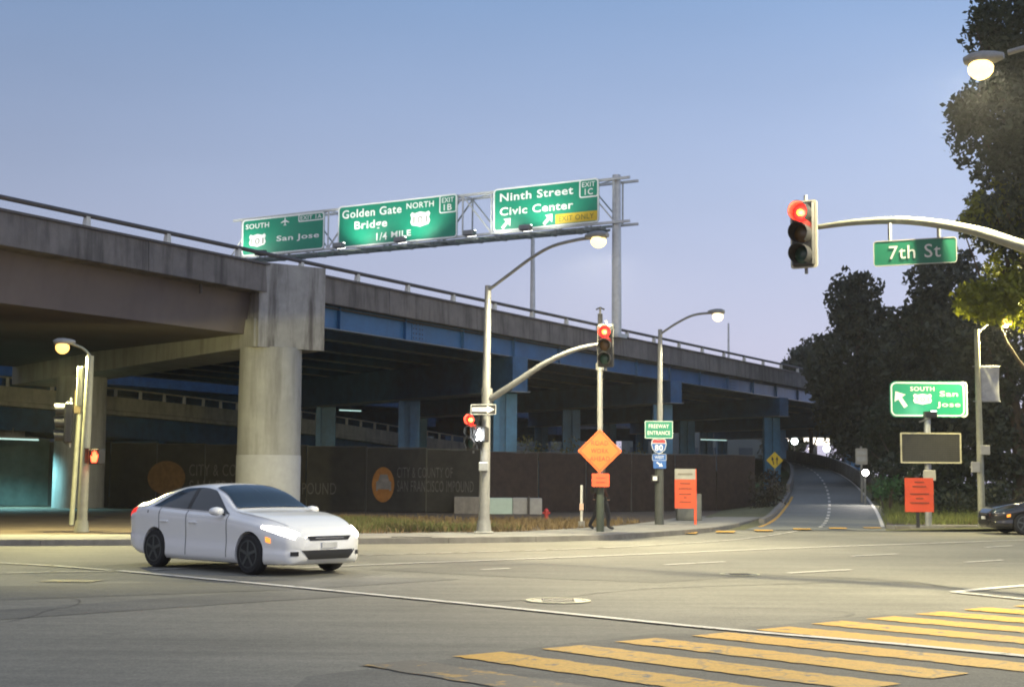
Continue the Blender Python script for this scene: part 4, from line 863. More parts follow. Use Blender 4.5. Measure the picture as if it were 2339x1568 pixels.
# ================================================================ FENCES WITH BANNERS
fab = mat('fence_fabric_dark', (.030, .028, .024), .9, var=.3, scale=2.5, bump=.2, bscale=40)
fab_t = mat('fence_fabric_green', (.055, .075, .068), .9, var=.25, scale=2.0)
fab_b = mat('fence_slats_brown', (.034, .021, .016), .9, var=.45, scale=3.5, bump=.4, bscale=25)
fpost = mat('fence_post', (.10, .10, .09), .6, .4)
def fence(label, pts, step, h0, h1, m, group=None, wav=.03):
    t = thing('fence', label, 'fence', (pts[0].x, pts[0].y, KH - .02), 0, group); base = pts[0]
    tot = sum((pts[i + 1] - pts[i]).length for i in range(len(pts) - 1)); d = 0
    for i in range(len(pts) - 1):
        a, b = pts[i], pts[i + 1]; n = max(1, round((b - a).length / step)); nrm = Vector((b.y - a.y, a.x - b.x, 0)).normalized()
        for k in range(n):
            p0 = lerp(a, b, k / n) - base; p1 = lerp(a, b, (k + 1) / n) - base; f = (d + (b - a).length * k / n) / tot; h = lerp(h0, h1, f)
            mb = MB(); N1 = 8
            for iz in range(4):
                for ix in range(N1 + 1):
                    u = ix / N1; q = lerp(p0, p1, .01 + .98 * u) + nrm * (.05 + wav * math.sin(u * 9 + iz + k) * (0 if iz == 3 else 1)); mb.v.append((q.x, q.y, .03 + (h - .03 + .02 * math.sin(u * 7 + k)) * iz / 3))
            for iz in range(3):
                for ix in range(N1): w_ = iz * (N1 + 1) + ix; mb.f.append((w_, w_ + 1, w_ + N1 + 2, w_ + N1 + 1))
            mb.build('fabric_panel', m, t, 80)
            MB().tube([(p0.x, p0.y, 0), (p0.x, p0.y, h + .06)], .035, 6).build('post', fpost, t)
            MB().bar((p0.x, p0.y, h + .02), (p1.x, p1.y, h + .02), .04).build('top_rail', fpost, t)
        d += (b - a).length
    return t
FA = at(108, 1180, 69); FA.z = 0; FB = at(250, 1180, 67.5); FB.z = 0; FC = at(700, 1180, 62.5); FC.z = 0; FD = at(836, 1180, 61.8); FD.z = 0; FE = at(1112, 1180, 61.2); FE.z = 0; FF = at(1725, 1170, 71); FF.z = 0; F0 = at(-350, 1180, 66); F0.z = 0
fence('greenish fabric fence left of the round columns under the overpass', [F0, FA], 3.0, 3.2, 3.2, fab_t)
f1 = fence('dark fabric fence with impound banner between the two round columns', [FA, FB, FC, FD], 3.0, 3.05, 2.75, fab)
f2 = fence('dark fabric fence with round orange logo beside the blue column', [FD, FE], 2.65, 2.75, 2.62, fab)
fence('long brown slatted fence behind the diamond sign and notice boards', [FE, FF], 2.9, 2.6, 2.7, fab_b)
ltr = mat('banner_letters', (.105, .10, .092), .85, var=.35, scale=6); logo = mat('banner_logo_orange', (.34, .14, .025), .8, var=.25, scale=5); logo_d = mat('banner_logo_dull', (.16, .085, .03), .85, var=.3, scale=5)
def banner_at(parent, A_, B_, items):
    # flat print on the fence, laid 10 cm in front of its line
    nrm = Vector((B_.y - A_.y, A_.x - B_.x, 0)).normalized(); d = (B_ - A_).normalized(); base = Vector(parent.location)
    for kind, s, px0, px1, py0, py1, m in items:
        def P3(px, py):
            r = ray(px, py); o = A_ + nrm * .10; tt = (o - Vector((0, 0, 0))).dot(nrm) / Vector((r.x, r.y, 0)).dot(nrm); return Vector((r.x * tt, r.y * tt, EYE + r.z * tt))
        p0 = P3(px0, py1); p1 = P3(px1, py0); x0 = (p0 - A_).dot(d); x1 = (p1 - A_).dot(d)
        mb = MB()
        if kind == 'text': text_fit(mb, s, x0, x1, p0.z, p1.z, 0, .0)
        else: mb.prism([((x0 + x1) / 2 + (x1 - x0) / 2 * math.cos(2 * math.pi * k / 28), (p0.z + p1.z) / 2 + (p1.z - p0.z) / 2 * math.sin(2 * math.pi * k / 28)) for k in range(28)], -.004, .004)
        off = .105 if kind == 'text' else .098
        if s == 'car': off = .11
        if s == 'car':
            mb = MB(); W2 = (x1 - x0); H2 = p1.z - p0.z
            CARI = [(0, 0), (.12, 0), (.12, .1), (.88, .1), (.88, 0), (1, 0), (1, .55), (.86, .62), (.74, 1), (.26, 1), (.14, .62), (0, .55)]
            mb.prism([(x0 + a * W2, p0.z + b * H2) for a, b in CARI], -.003, .003)
        o = mb.build({'text': 'lettering', 'disc': 'logo'}[kind], m, parent)
        for v in o.data.vertices:
            q = A_ + d * v.co.x + nrm * (off + (-v.co.y)) ; v.co = Vector((q.x - base.x, q.y - base.y, v.co.z - base.z))
grl = mat('banner_logo_grey', (.22, .20, .17), .85, var=.3)
banner_at(f2, FD, FE, [('disc', 'logo', 849, 901, 1066, 1146, logo), ('disc', 'car', 859, 894, 1083, 1120, grl), ('text', 'CITY & COUNTY OF', 907, 1034, 1067, 1090, ltr), ('text', 'SAN FRANCISCO IMPOUND', 907, 1082, 1098, 1122, ltr)])
banner_at(f1, FB, FC, [('disc', 'logo', 336, 424, 1052, 1128, logo_d), ('text', 'CITY & COUNTY OF', 432, 640, 1060, 1086, ltr)])
banner_at(f1, FB, FC, [('text', 'SAN FRANCISCO IM', 432, 680, 1098, 1126, ltr)])
banner_at(f1, FC, FD, [('text', 'POUND', 690, 768, 1102, 1128, ltr)])
# fluorescent tubes under the structures
tube_m = glassm('fluorescent_tube', (.6, .9, .85), .9)
def tubelight(label, A_, B_, e, col):
    c = (Vector(A_) + Vector(B_)) / 2; t = thing('tube_lamp', label, 'lamp', c); a = Vector(A_) - c; b = Vector(B_) - c
    MB().bar(a + Vector((0, 0, .08)), b + Vector((0, 0, .08)), .16, .08).build('housing', galv_dull, t); MB().tube([a, b], .035, 8).build('tube', tube_m, t, 50); MB().tube([(0, 0, .1), (0, 0, .5)], .02, 6).build('stem', galv_dull, t)
    lamp('tube_light', t, (0, -.05, -.12), e, col, 'SPOT', .3, 150, (0, -.4, -3), .6)
tubelight('pale tube lamp along the top of the greenish fence at far left', at(-30, 1000, 65.2), at(88, 1004, 65.2), 2300, (.35, .9, 1))
tubelight('small teal tube lamp under the overpass above the lower ramp railing', at(775, 936, 90), at(825, 938, 90), 900, (.35, .95, .95))
tubelight('tube lamp deep under the overpass behind the freeway entrance sign', at(1600, 1003, 112), at(1660, 1005, 112), 500, (.45, .95, .9))

# ================================================================ GRASS
def tufts(name, n, fn, hmin, hmax, m, wid=.02):
    vs = np.zeros((n * 3, 3), np.float32); k = 0
    for i in range(n):
        x, y, z = fn(); a = random.uniform(0, 6.28); h = random.uniform(hmin, hmax); lx, ly = random.gauss(0, .35) * h, random.gauss(0, .35) * h
        vs[3 * i] = (x - math.cos(a) * wid, y - math.sin(a) * wid, z); vs[3 * i + 1] = (x + math.cos(a) * wid, y + math.sin(a) * wid, z); vs[3 * i + 2] = (x + lx, y + ly, z + h)
    me = bpy.data.meshes.new(name); me.vertices.add(n * 3); me.vertices.foreach_set('co', vs.ravel()); me.loops.add(n * 3); me.loops.foreach_set('vertex_index', np.arange(n * 3, dtype=np.int32)); me.polygons.add(n); me.polygons.foreach_set('loop_start', np.arange(0, n * 3, 3, dtype=np.int32)); me.update(calc_edges=True); me.validate()
    o = link(name, me, m, fix=False); o['kind'] = 'stuff'; return o
gr1 = mat('grass_green', (.09, .10, .03), .9, var=.4, scale=2.5); gr2 = mat('grass_dry', (.15, .105, .05), .9, var=.35, scale=2.5)
def strip_pt(d0, d1, a0, a1):
    def f():
        while True:
            d = random.uniform(d0, d1); o = random.uniform(a0, a1); i, t_ = PP(d); p = lerp(kerb[i], kerb[i + 1], t_); q = lerp(kerb[i], kerb[i + 1], min(1, t_ + .01)); nr = (kerb[i + 1] - kerb[i]).normalized(); v = p + Vector((-nr.y, nr.x, 0)) * o
            if math.sin(v.x * .9) + math.sin(v.y * 1.3 + v.x * .37) > random.uniform(-2.2, 1.2): return v.x, v.y, KH - .02
    return f
acc = [0]
for i in range(1, len(kerb)): acc.append(acc[-1] + (kerb[i] - kerb[i - 1]).length)
def dk(px):  # distance along kerb near a pixel column
    best = min(range(len(kerb)), key=lambda i: abs(kerb[i].x / kerb[i].y - (px - 1170) / FPX)); return acc[best]
o = tufts('dry_grass', 11000, strip_pt(dk(560), dk(1690), 3.3, 15), .06, .24, gr2); tag(o, 'dry golden grass verge behind the far sidewalk', 'grass')
o = tufts('green_grass', 9000, strip_pt(dk(700), dk(1480), 4.0, 13), .08, .28, gr1); tag(o, 'patchy green grass in the verge before the fence', 'grass')
def rbank():
    i = random.randrange(6, 44); p = Rr[i]; o = random.uniform(.4, 6); e = Vector((p.x + 5 + 3 * p.z, p.y - 2 * (p.z > .5), KH)); f = random.uniform(.04, 1); v = lerp(p, e, f); return v.x, v.y + random.uniform(-.8, .8), v.z
o = tufts('bank_grass', 14000, rbank, .12, .45, mat('grass_bank', (.12, .14, .04), .9, var=.4, scale=2)); tag(o, 'weedy grass bank on the right of the on-ramp', 'grass')
def rblk(): return random.uniform(16, 30), random.uniform(47.5, 58), KH - .02
o = tufts('corner_grass', 6000, rblk, .05, .22, mat('grass_brown', (.14, .085, .04), .9, var=.4, scale=2)); tag(o, 'brown dry grass around the posts on the right corner', 'grass')

# ================================================================ TREES
def leafmesh(name, clumps, per, leaf, m, parent, squash=.8, droop=0):
    n = sum(max(1, int(per * c[1] ** 2)) for c in clumps); C = np.zeros((n, 3)); k = 0
    for (c, r) in clumps:
        q = max(1, int(per * r ** 2)); d = rng.normal(size=(q, 3)); d /= np.linalg.norm(d, axis=1)[:, None]; rad = r * (rng.random(q) ** .45)[:, None]
        off = d * rad * np.array([1, 1, squash]); C[k:k + q] = np.array(c) + off; k += q
    n = k; C = C[:n]
    u = rng.normal(size=(n, 3)); u /= np.linalg.norm(u, axis=1)[:, None]; w = rng.normal(size=(n, 3)); w[:, 2] -= droop; v = np.cross(u, w); v /= np.linalg.norm(v, axis=1)[:, None]
    s = leaf * (.6 + .8 * rng.random(n))[:, None]
    V_ = np.stack([C - u * s * .55, C + v * s * .28 - u * s * .05, C + u * s * .55, C - v * s * .28 - u * s * .05], 1).reshape(-1, 3).astype(np.float32)
    me = bpy.data.meshes.new(name); me.vertices.add(4 * n); me.vertices.foreach_set('co', V_.ravel()); me.loops.add(4 * n); me.loops.foreach_set('vertex_index', np.arange(4 * n, dtype=np.int32)); me.polygons.add(n); me.polygons.foreach_set('loop_start', np.arange(0, 4 * n, 4, dtype=np.int32)); me.update(calc_edges=True)
    return link(name, me, m, parent, fix=False)
def leafmat(name, col, var=.5):
    m = mat(name, col, .65, var=var, scale=1.6); nt = m.node_tree; b = nt.nodes['Principled BSDF']
    tr = nt.nodes.new('ShaderNodeBsdfTranslucent'); mx = nt.nodes.new('ShaderNodeMixShader'); mx.inputs[0].default_value = .35; out = nt.nodes['Material Output']
    src = b.inputs['Base Color'].links[0].from_socket; nt.links.new(src, tr.inputs[0]); nt.links.new(b.outputs[0], mx.inputs[1]); nt.links.new(tr.outputs[0], mx.inputs[2]); nt.links.new(mx.outputs[0], out.inputs[0]); return m
bark = mat('bark', (.075, .055, .04), .9, var=.35, scale=5, bump=.6, bscale=14)
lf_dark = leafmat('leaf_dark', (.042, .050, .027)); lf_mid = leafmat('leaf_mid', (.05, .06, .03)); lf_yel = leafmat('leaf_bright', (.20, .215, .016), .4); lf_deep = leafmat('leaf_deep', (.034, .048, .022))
def tree(name, label, base, ellipsoids, per, leaf, m, trunk_r, seed, ncl=60, clr=(.6, 1.3), squash=.8, group=None, edge=.35, trunk_h=None):
    random.seed(seed); base = Vector(base); t = thing(name, label, 'tree', base, 0, group); cl = []
    for (c, rad, frac) in ellipsoids:
        for i in range(int(ncl * frac)):
            d = Vector((random.gauss(0, 1), random.gauss(0, 1), random.gauss(0, 1))).normalized(); f = random.random() ** edge
            p = Vector((c[0] + d.x * rad[0] * f, c[1] + d.y * rad[1] * f, c[2] + d.z * rad[2] * f)); cl.append((tuple(p - base), random.uniform(*clr) * (1.15 - .45 * f)))
            if random.random() < .9:
                for _ in range(2):
                    f2 = random.uniform(.9, 1.16); d2 = Vector((d.x + random.gauss(0, .25), d.y + random.gauss(0, .25), d.z + random.gauss(0, .25))).normalized(); p2 = Vector((c[0] + d2.x * rad[0] * f2, c[1] + d2.y * rad[1] * f2, c[2] + d2.z * rad[2] * f2)); cl.append((tuple(p2 - base), clr[0] * random.uniform(.4, .8)))
    leafmesh('crown', cl, per, leaf, m, t, squash)
    top = max(p[0][2] for p in [(c, r) for c, r in cl]); cz = sum(c[0] for c, r in cl) / len(cl), sum(c[1] for c, r in cl) / len(cl)
    th = trunk_h or top * .8
    tp = smoothpath([(0, 0, -.1), (cz[0] * .1 + .1, cz[1] * .1, th * .35), (cz[0] * .5, cz[1] * .5, th * .7), (cz[0] * .9, cz[1] * .9, th)], 5); MB().tube(tp, [trunk_r * (1 - .75 * i / (len(tp) - 1)) for i in range(len(tp))], 10).build('trunk', bark, t, 60)
    for c, r in random.sample(cl, min(14, len(cl))):
        q = tp[random.randrange(5, len(tp))]; e = Vector(c); mid = (q + e) / 2 + Vector((0, 0, -.15 * (e - q).length)); MB().tube(smoothpath([q, mid, e], 4), [trunk_r * .3 * (1 - .8 * i / 8) for i in range(9)], 6).build('branch', bark, t, 60)
    return t
def E(px, py, Y, rx_, rz_, ry=None, frac=1):
    c = at(px, py, Y); s = Y / FPX; return ((c.x, c.y, c.z), (rx_ * s, (ry or rx_ * s), rz_ * s), frac)
TG = 'trees right of the ramp'
tree('dark_tree', 'small dark tree rising behind the overpass railing at its far end', (at(1850, 1000, 132).x, 132, 0), [E(1858, 838, 132, 48, 62, 3, 1), E(1822, 850, 132, 26, 32, 2, .35)], 60, .45, lf_dark, .3, 11, 60, (.8, 1.5))
tree('dark_tree', 'tall dark tree with ragged top left of the near mast arm sign', (at(1975, 1000, 92).x, 92, 0), [E(1955, 710, 92, 55, 90, 2.2, .5), E(1995, 840, 92, 95, 130, 3.5, 1.1), E(1900, 850, 90, 45, 80, 2.5, .5), E(1990, 990, 88, 60, 70, 2.5, .4), E(1930, 940, 92, 60, 80, 2.5, .6)], 70, .38, lf_dark, .38, 12, 120, (.55, 1.2))
tree('dark_tree', 'broad dark tree directly behind the 7th St sign', (at(2140, 1100, 84).x, 84, 0), [E(2160, 680, 84, 85, 110, 2.6, .8), E(2120, 820, 84, 110, 130, 3.2, 1), E(2180, 960, 82, 130, 120, 3, .9), E(2060, 900, 88, 80, 160, 3, .9)], 70, .38, lf_dark, .42, 13, 120, (.55, 1.25))
tree('dark_tree', 'shadowy tree at the right edge behind the guide sign and lamp pole', (at(2330, 1100, 66).x, 66, 0), [E(2300, 760, 66, 110, 150, 2.6, 1), E(2350, 1000, 66, 150, 130, 3, .8), E(2240, 960, 68, 60, 110, 2, .4), E(2250, 830, 72, 90, 120, 2, .6)], 80, .3, lf_dark, .45, 14, 110, (.5, 1.1))
tree('dark_tree', 'low dark foliage hanging over the right side of the ramp', (at(2040, 1180, 76).x, 76, 0), [E(2045, 990, 78, 62, 75, 2.0, 1), E(2060, 1100, 72, 60, 60, 1.6, .5), E(2180, 1110, 66, 110, 70, 2, .8)], 80, .28, lf_deep, .25, 15, 90, (.5, 1.0), trunk_h=4)
tree('tall_tree', 'very tall dark tree filling the upper right edge behind the bright lamp', (19.6, 47.9, 0), [E(2320, 90, 44, 95, 160, 1.6, .9), E(2300, 300, 44, 110, 130, 1.7, .9), E(2215, 265, 44, 40, 42, .6, .25), E(2330, 480, 44, 110, 120, 1.6, .9), E(2420, 300, 44, 150, 420, 2.2, 1)], 170, .20, lf_deep, .42, 16, 120, (.35, .8))
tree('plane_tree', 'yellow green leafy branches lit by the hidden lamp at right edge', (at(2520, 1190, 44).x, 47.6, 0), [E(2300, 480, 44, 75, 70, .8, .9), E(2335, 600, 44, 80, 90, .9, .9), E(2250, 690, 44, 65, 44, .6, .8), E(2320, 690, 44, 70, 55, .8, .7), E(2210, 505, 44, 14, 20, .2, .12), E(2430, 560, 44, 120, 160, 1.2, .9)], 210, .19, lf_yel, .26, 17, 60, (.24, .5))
# shrubs
def shrub(name, label, ells, per, leaf, m, seed, ncl, clr, cat='shrub', group=None):
    random.seed(seed); cl = []
    b = Vector(ells[0][0]); b.z = 0; t = thing(name, label, cat, b, 0, group)
    for (c, rad, frac) in ells:
        for i in range(int(ncl * frac)):
            d = Vector((random.gauss(0, 1), random.gauss(0, 1), random.gauss(0, 1))).normalized(); f = random.random() ** .4; p = Vector((c[0] + d.x * rad[0] * f, c[1] + d.y * rad[1] * f, max(.15, c[2] + d.z * rad[2] * f))) - b; cl.append((tuple(p), random.uniform(*clr)))
    leafmesh('foliage', cl, per, leaf, m, t)
    for c, r in random.sample(cl, min(6, len(cl))): MB().tube([(c[0] * .3, c[1] * .3, 0), (c[0] * .7, c[1] * .7, c[2] * .6), c], [.04, .03, .012], 6).build('stem', bark, t)
    return t
ivy = leafmat('leaf_ivy', (.040, .034, .022)); hedge = leafmat('leaf_hedge', (.12, .12, .045))
shrub('ivy_mound', 'dark ivy mound at the left side of the ramp mouth', [E(1752, 1135, 68, 38, 48, 1.6, 1), E(1765, 1105, 74, 26, 36, 1.4, .5)], 110, .16, ivy, 21, 40, (.3, .6))
for i, (px, w_) in enumerate(((1210, 40), (1290, 48), (1380, 46), (1460, 36))):
    c = at(px, 1024, 65 + i * 2.2); E1 = ((c.x, c.y, 2.75), (w_ * (65 + i * 2.2) / FPX, .6, .75), 1)
    shrub('hedge', ['hedge behind the brown fence nearest the blue columns', 'second hedge from the blue columns behind the brown fence', 'hedge behind the brown fence and the orange diamond sign', 'hedge behind the brown fence beside the freeway entrance pole'][i], [E1, ((c.x, c.y, 1.2), (w_ * 65 / FPX, .5, 1.0), .5)], 120, .13, hedge, 30 + i, 22, (.22, .42), 'hedge', 'hedges behind the brown fence')
shrub('green_bush', 'green bush on the bank right of the ramp', [E(2030, 1112, 62, 26, 26, .7, 1), E(2010, 1120, 64, 16, 14, .5, .4)], 150, .14, leafmat('leaf_bush', (.05, .12, .04)), 41, 26, (.22, .4), 'bush')
shrub('dark_shrub', 'dark undergrowth on the right corner behind the orange board', [E(2180, 1150, 56, 120, 30, 1.2, 1), E(2320, 1140, 56, 100, 40, 1.2, 1)], 100, .16, lf_dark, 42, 50, (.3, .6))
# far background: tree belt, billboard, buildings
shrub('far_tree', 'distant dark trees seen under the overpass beyond the ramp', [E(1790, 1005, 175, 40, 45, 3, 1), E(1935, 1015, 190, 45, 40, 3, 1), E(2000, 1020, 180, 40, 45, 3, 1)], 18, .6, lf_dark, 51, 40, (1, 2), 'tree')
bbm = mat('billboard_lit', (1, .93, .80), .6, var=.25, scale=.6, emit=2.6, ecol=(1, .90, .74))
c = at(1862, 1020, 188); t = thing('billboard', 'distant brightly lit billboard seen under the overpass', 'billboard', c); s_ = 188 / FPX
MB().box(-31 * s_, 4 * s_, -.1, .2, 6 * s_, 41 * s_).build('lit_face', bbm, t); MB().box(4.1 * s_, 32 * s_, -.1, .2, 4 * s_, 20 * s_).build('lit_face', bbm, t); MB().tube([(0, .4, -c.z), (0, .4, 30 * s_)], .35, 10).build('post', galv_dull, t)
for i, (px, py) in enumerate(((1783, 980), (1798, 979), (1795, 1005), (1815, 1007), (1793, 1031), (1852, 1024), (1888, 1024))):
    c = at(px, py, 170); t = thing('far_lamp', ['distant round lamp, upper left in the gap under the overpass', 'distant round lamp just right of the upper left one under the overpass', 'distant lamp among trees, middle left of the gap', 'distant lamp among trees nearest the dark trunk left of billboard', 'distant lamp low down left of the ramp crest', 'distant greenish lamp just below the billboard left half', 'distant pinkish lamp just below the billboard right half'][i], 'lamp', c)
    r_ = (.28, .4, .35, .45, .45, .3, .45)[i]; MB().lathe([(.05, -r_), (r_ * .7, -r_ * .7), (r_, 0), (r_ * .7, r_ * .7), (.05, r_)], 12).build('globe', glassm('far_globe_%d' % (i % 3), ((.85, 1, .95), (1, .95, .9), (1, .85, .75))[i % 3], 6), t, 60); MB().tube([(0, 0, -r_), (0, 0, -c.z)], .07, 6).build('post', rail_m, t)
bw = mat('far_wall', (.11, .13, .13), .8, var=.2, scale=.3); wl_ = mat('far_window_lit', (.35, .7, .75), .4, var=.2, emit=.25, ecol=(.3, .75, .8)); wd = mat('far_window', (.04, .06, .08), .2, var=.2)
def building(label, x0, x1, Y, h, seed, lit=.3):
    random.seed(seed); t = thing('far_building', label, 'building', ((x0 + x1) / 2, Y, 0)); w_ = (x1 - x0) / 2
    MB().box(-w_, w_, 0, 12, 0, h).build('wall', bw, t); MB().box(-w_ - .2, w_ + .2, -.2, 12.2, h, h + .4).build('roof', conc_dark, t)
    n = int(2 * w_ / 3.4)
    for i in range(n):
        for j in range(max(1, int(h / 3.4))):
            X = -w_ + 1.2 + i * (2 * w_ - 2.4) / max(1, n - 1); Z = 1.1 + j * 3.3; o = MB().box(X - .95, X + .95, -.04, .1, Z, Z + 1.6).build('window', wl_ if random.random() < lit else wd, t); MB().box(X - 1.05, X + 1.05, -.12, 0, Z - .12, Z - .01).build('sill', conc_dark, o)
building('long low building with teal lit windows behind the fence at left', -75, -32, 128, 9.0, 61, .25)
building('dark warehouse with a few lit windows seen under the overpass centre', -20, 12, 178, 10, 62, .2)
building('dark building behind the blue columns and freeway entrance sign', 16, 37, 195, 10, 63, .2)

# ================================================================ CARS
def hermite(xs, ys, x):
    xs = np.array(xs); ys = np.array(ys); m = np.gradient(ys, xs); x = np.clip(x, xs[0], xs[-1]); i = np.clip(np.searchsorted(xs, x) - 1, 0, len(xs) - 2); h = xs[i + 1] - xs[i]; t = (x - xs[i]) / h
    return (2 * t ** 3 - 3 * t ** 2 + 1) * ys[i] + (t ** 3 - 2 * t ** 2 + t) * h * m[i] + (-2 * t ** 3 + 3 * t ** 2) * ys[i + 1] + (t ** 3 - t ** 2) * h * m[i + 1]
CX = [-2.36, -2.28, -2.1, -1.8, -1.3, -.6, 0, .4, .9, 1.4, 1.85, 2.12, 2.28, 2.37]
CW = [.70, .80, .87, .90, .925, .93, .93, .93, .925, .92, .89, .82, .70, .52]
CB = [.40, .33, .26, .20, .17, .16, .16, .16, .16, .16, .17, .18, .20, .28]
CS = [.86, .96, 1.03, 1.06, 1.05, 1.02, 1.00, .985, .95, .89, .80, .73, .675, .61]
CT = [.90, 1.03, 1.11, 1.19, 1.37, 1.475, 1.465, 1.35, 1.07, 1.00, .92, .83, .745, .645]
CRW = [.55, .66, .68, .64, .60, .60, .61, .66, .76, .78, .70, .60, .48, .34]
CSC = {}
def csec(x):
    k = round(x, 4)
    if k not in CSC: CSC[k] = csec_(x)
    return CSC[k]
def csec_(x):
    w, zb, zs, zt, wr = (float(hermite(CX, a, x)) for a in (CW, CB, CS, CT, CRW))
    return [(0, zb), (w * .80, zb), (w * .96, zb + .05), (w * .995, zb + .16), (w * .985, (zb + zs) / 2 - .02), (w * 1.0, zs - .17), (w * .985, zs - .06), (w * .935, zs), (w * .935 + (wr - w * .935) * .5, zs + (zt - zs) * .48), (wr, zs + (zt - zs) * .86), (wr * .6, zs + (zt - zs) * .975), (0, zt)]
def spt(x, v):
    s = csec(x); n = len(s) - 1; v = max(0, min(n - 1e-6, v)); i = int(v); t = v - i
    p0, p1, p2, p3 = s[max(i - 1, 0)], s[i], s[i + 1], s[min(i + 2, n)]
    f = lambda a, b, c, d: .5 * (2 * b + (c - a) * t + (2 * a - 5 * b + 4 * c - d) * t * t + (3 * b - a - 3 * c + d) * t ** 3)
    return f(p0[0], p1[0], p2[0], p3[0]), f(p0[1], p1[1], p2[1], p3[1])
def patch(xs, vfun, side, nv=8, off=.006, nofold=False):
    # surface patch between v0(x) and v1(x), lifted slightly off the body
    mb = MB(); sides = (side,) if side else (1, -1)
    for sd in sides:
        rows = []
        for x in xs:
            v0, v1 = vfun(x); row = []
            for k in range(nv + 1):
                v = v0 + (v1 - v0) * k / nv; y, z = spt(x, v); e = 1e-3
                y2, z2 = spt(x, min(v + .02, 10.999)); y1, z1 = spt(x, max(v - .02, 0)); xa, za = spt(x + .01, v); xb, zb = spt(x - .01, v)
                tv = Vector((0, y2 - y1, z2 - z1)); tx = Vector((.02, xa - xb, za - zb)); nn = tx.cross(tv)
                nn = nn.normalized() if nn.length > 1e-9 else Vector((0, 0, 1))
                nn = -nn
                p = Vector((x, y, z)) + nn * off; row.append((p.x, p.y * sd, p.z))
            rows.append(row)
        o = len(mb.v)
        for r in rows: mb.v += r
        m_ = nv + 1
        for i in range(len(rows) - 1):
            for k in range(nv): mb.f.append((o + i * m_ + k, o + i * m_ + k + 1, o + (i + 1) * m_ + k + 1, o + (i + 1) * m_ + k))
    return mb
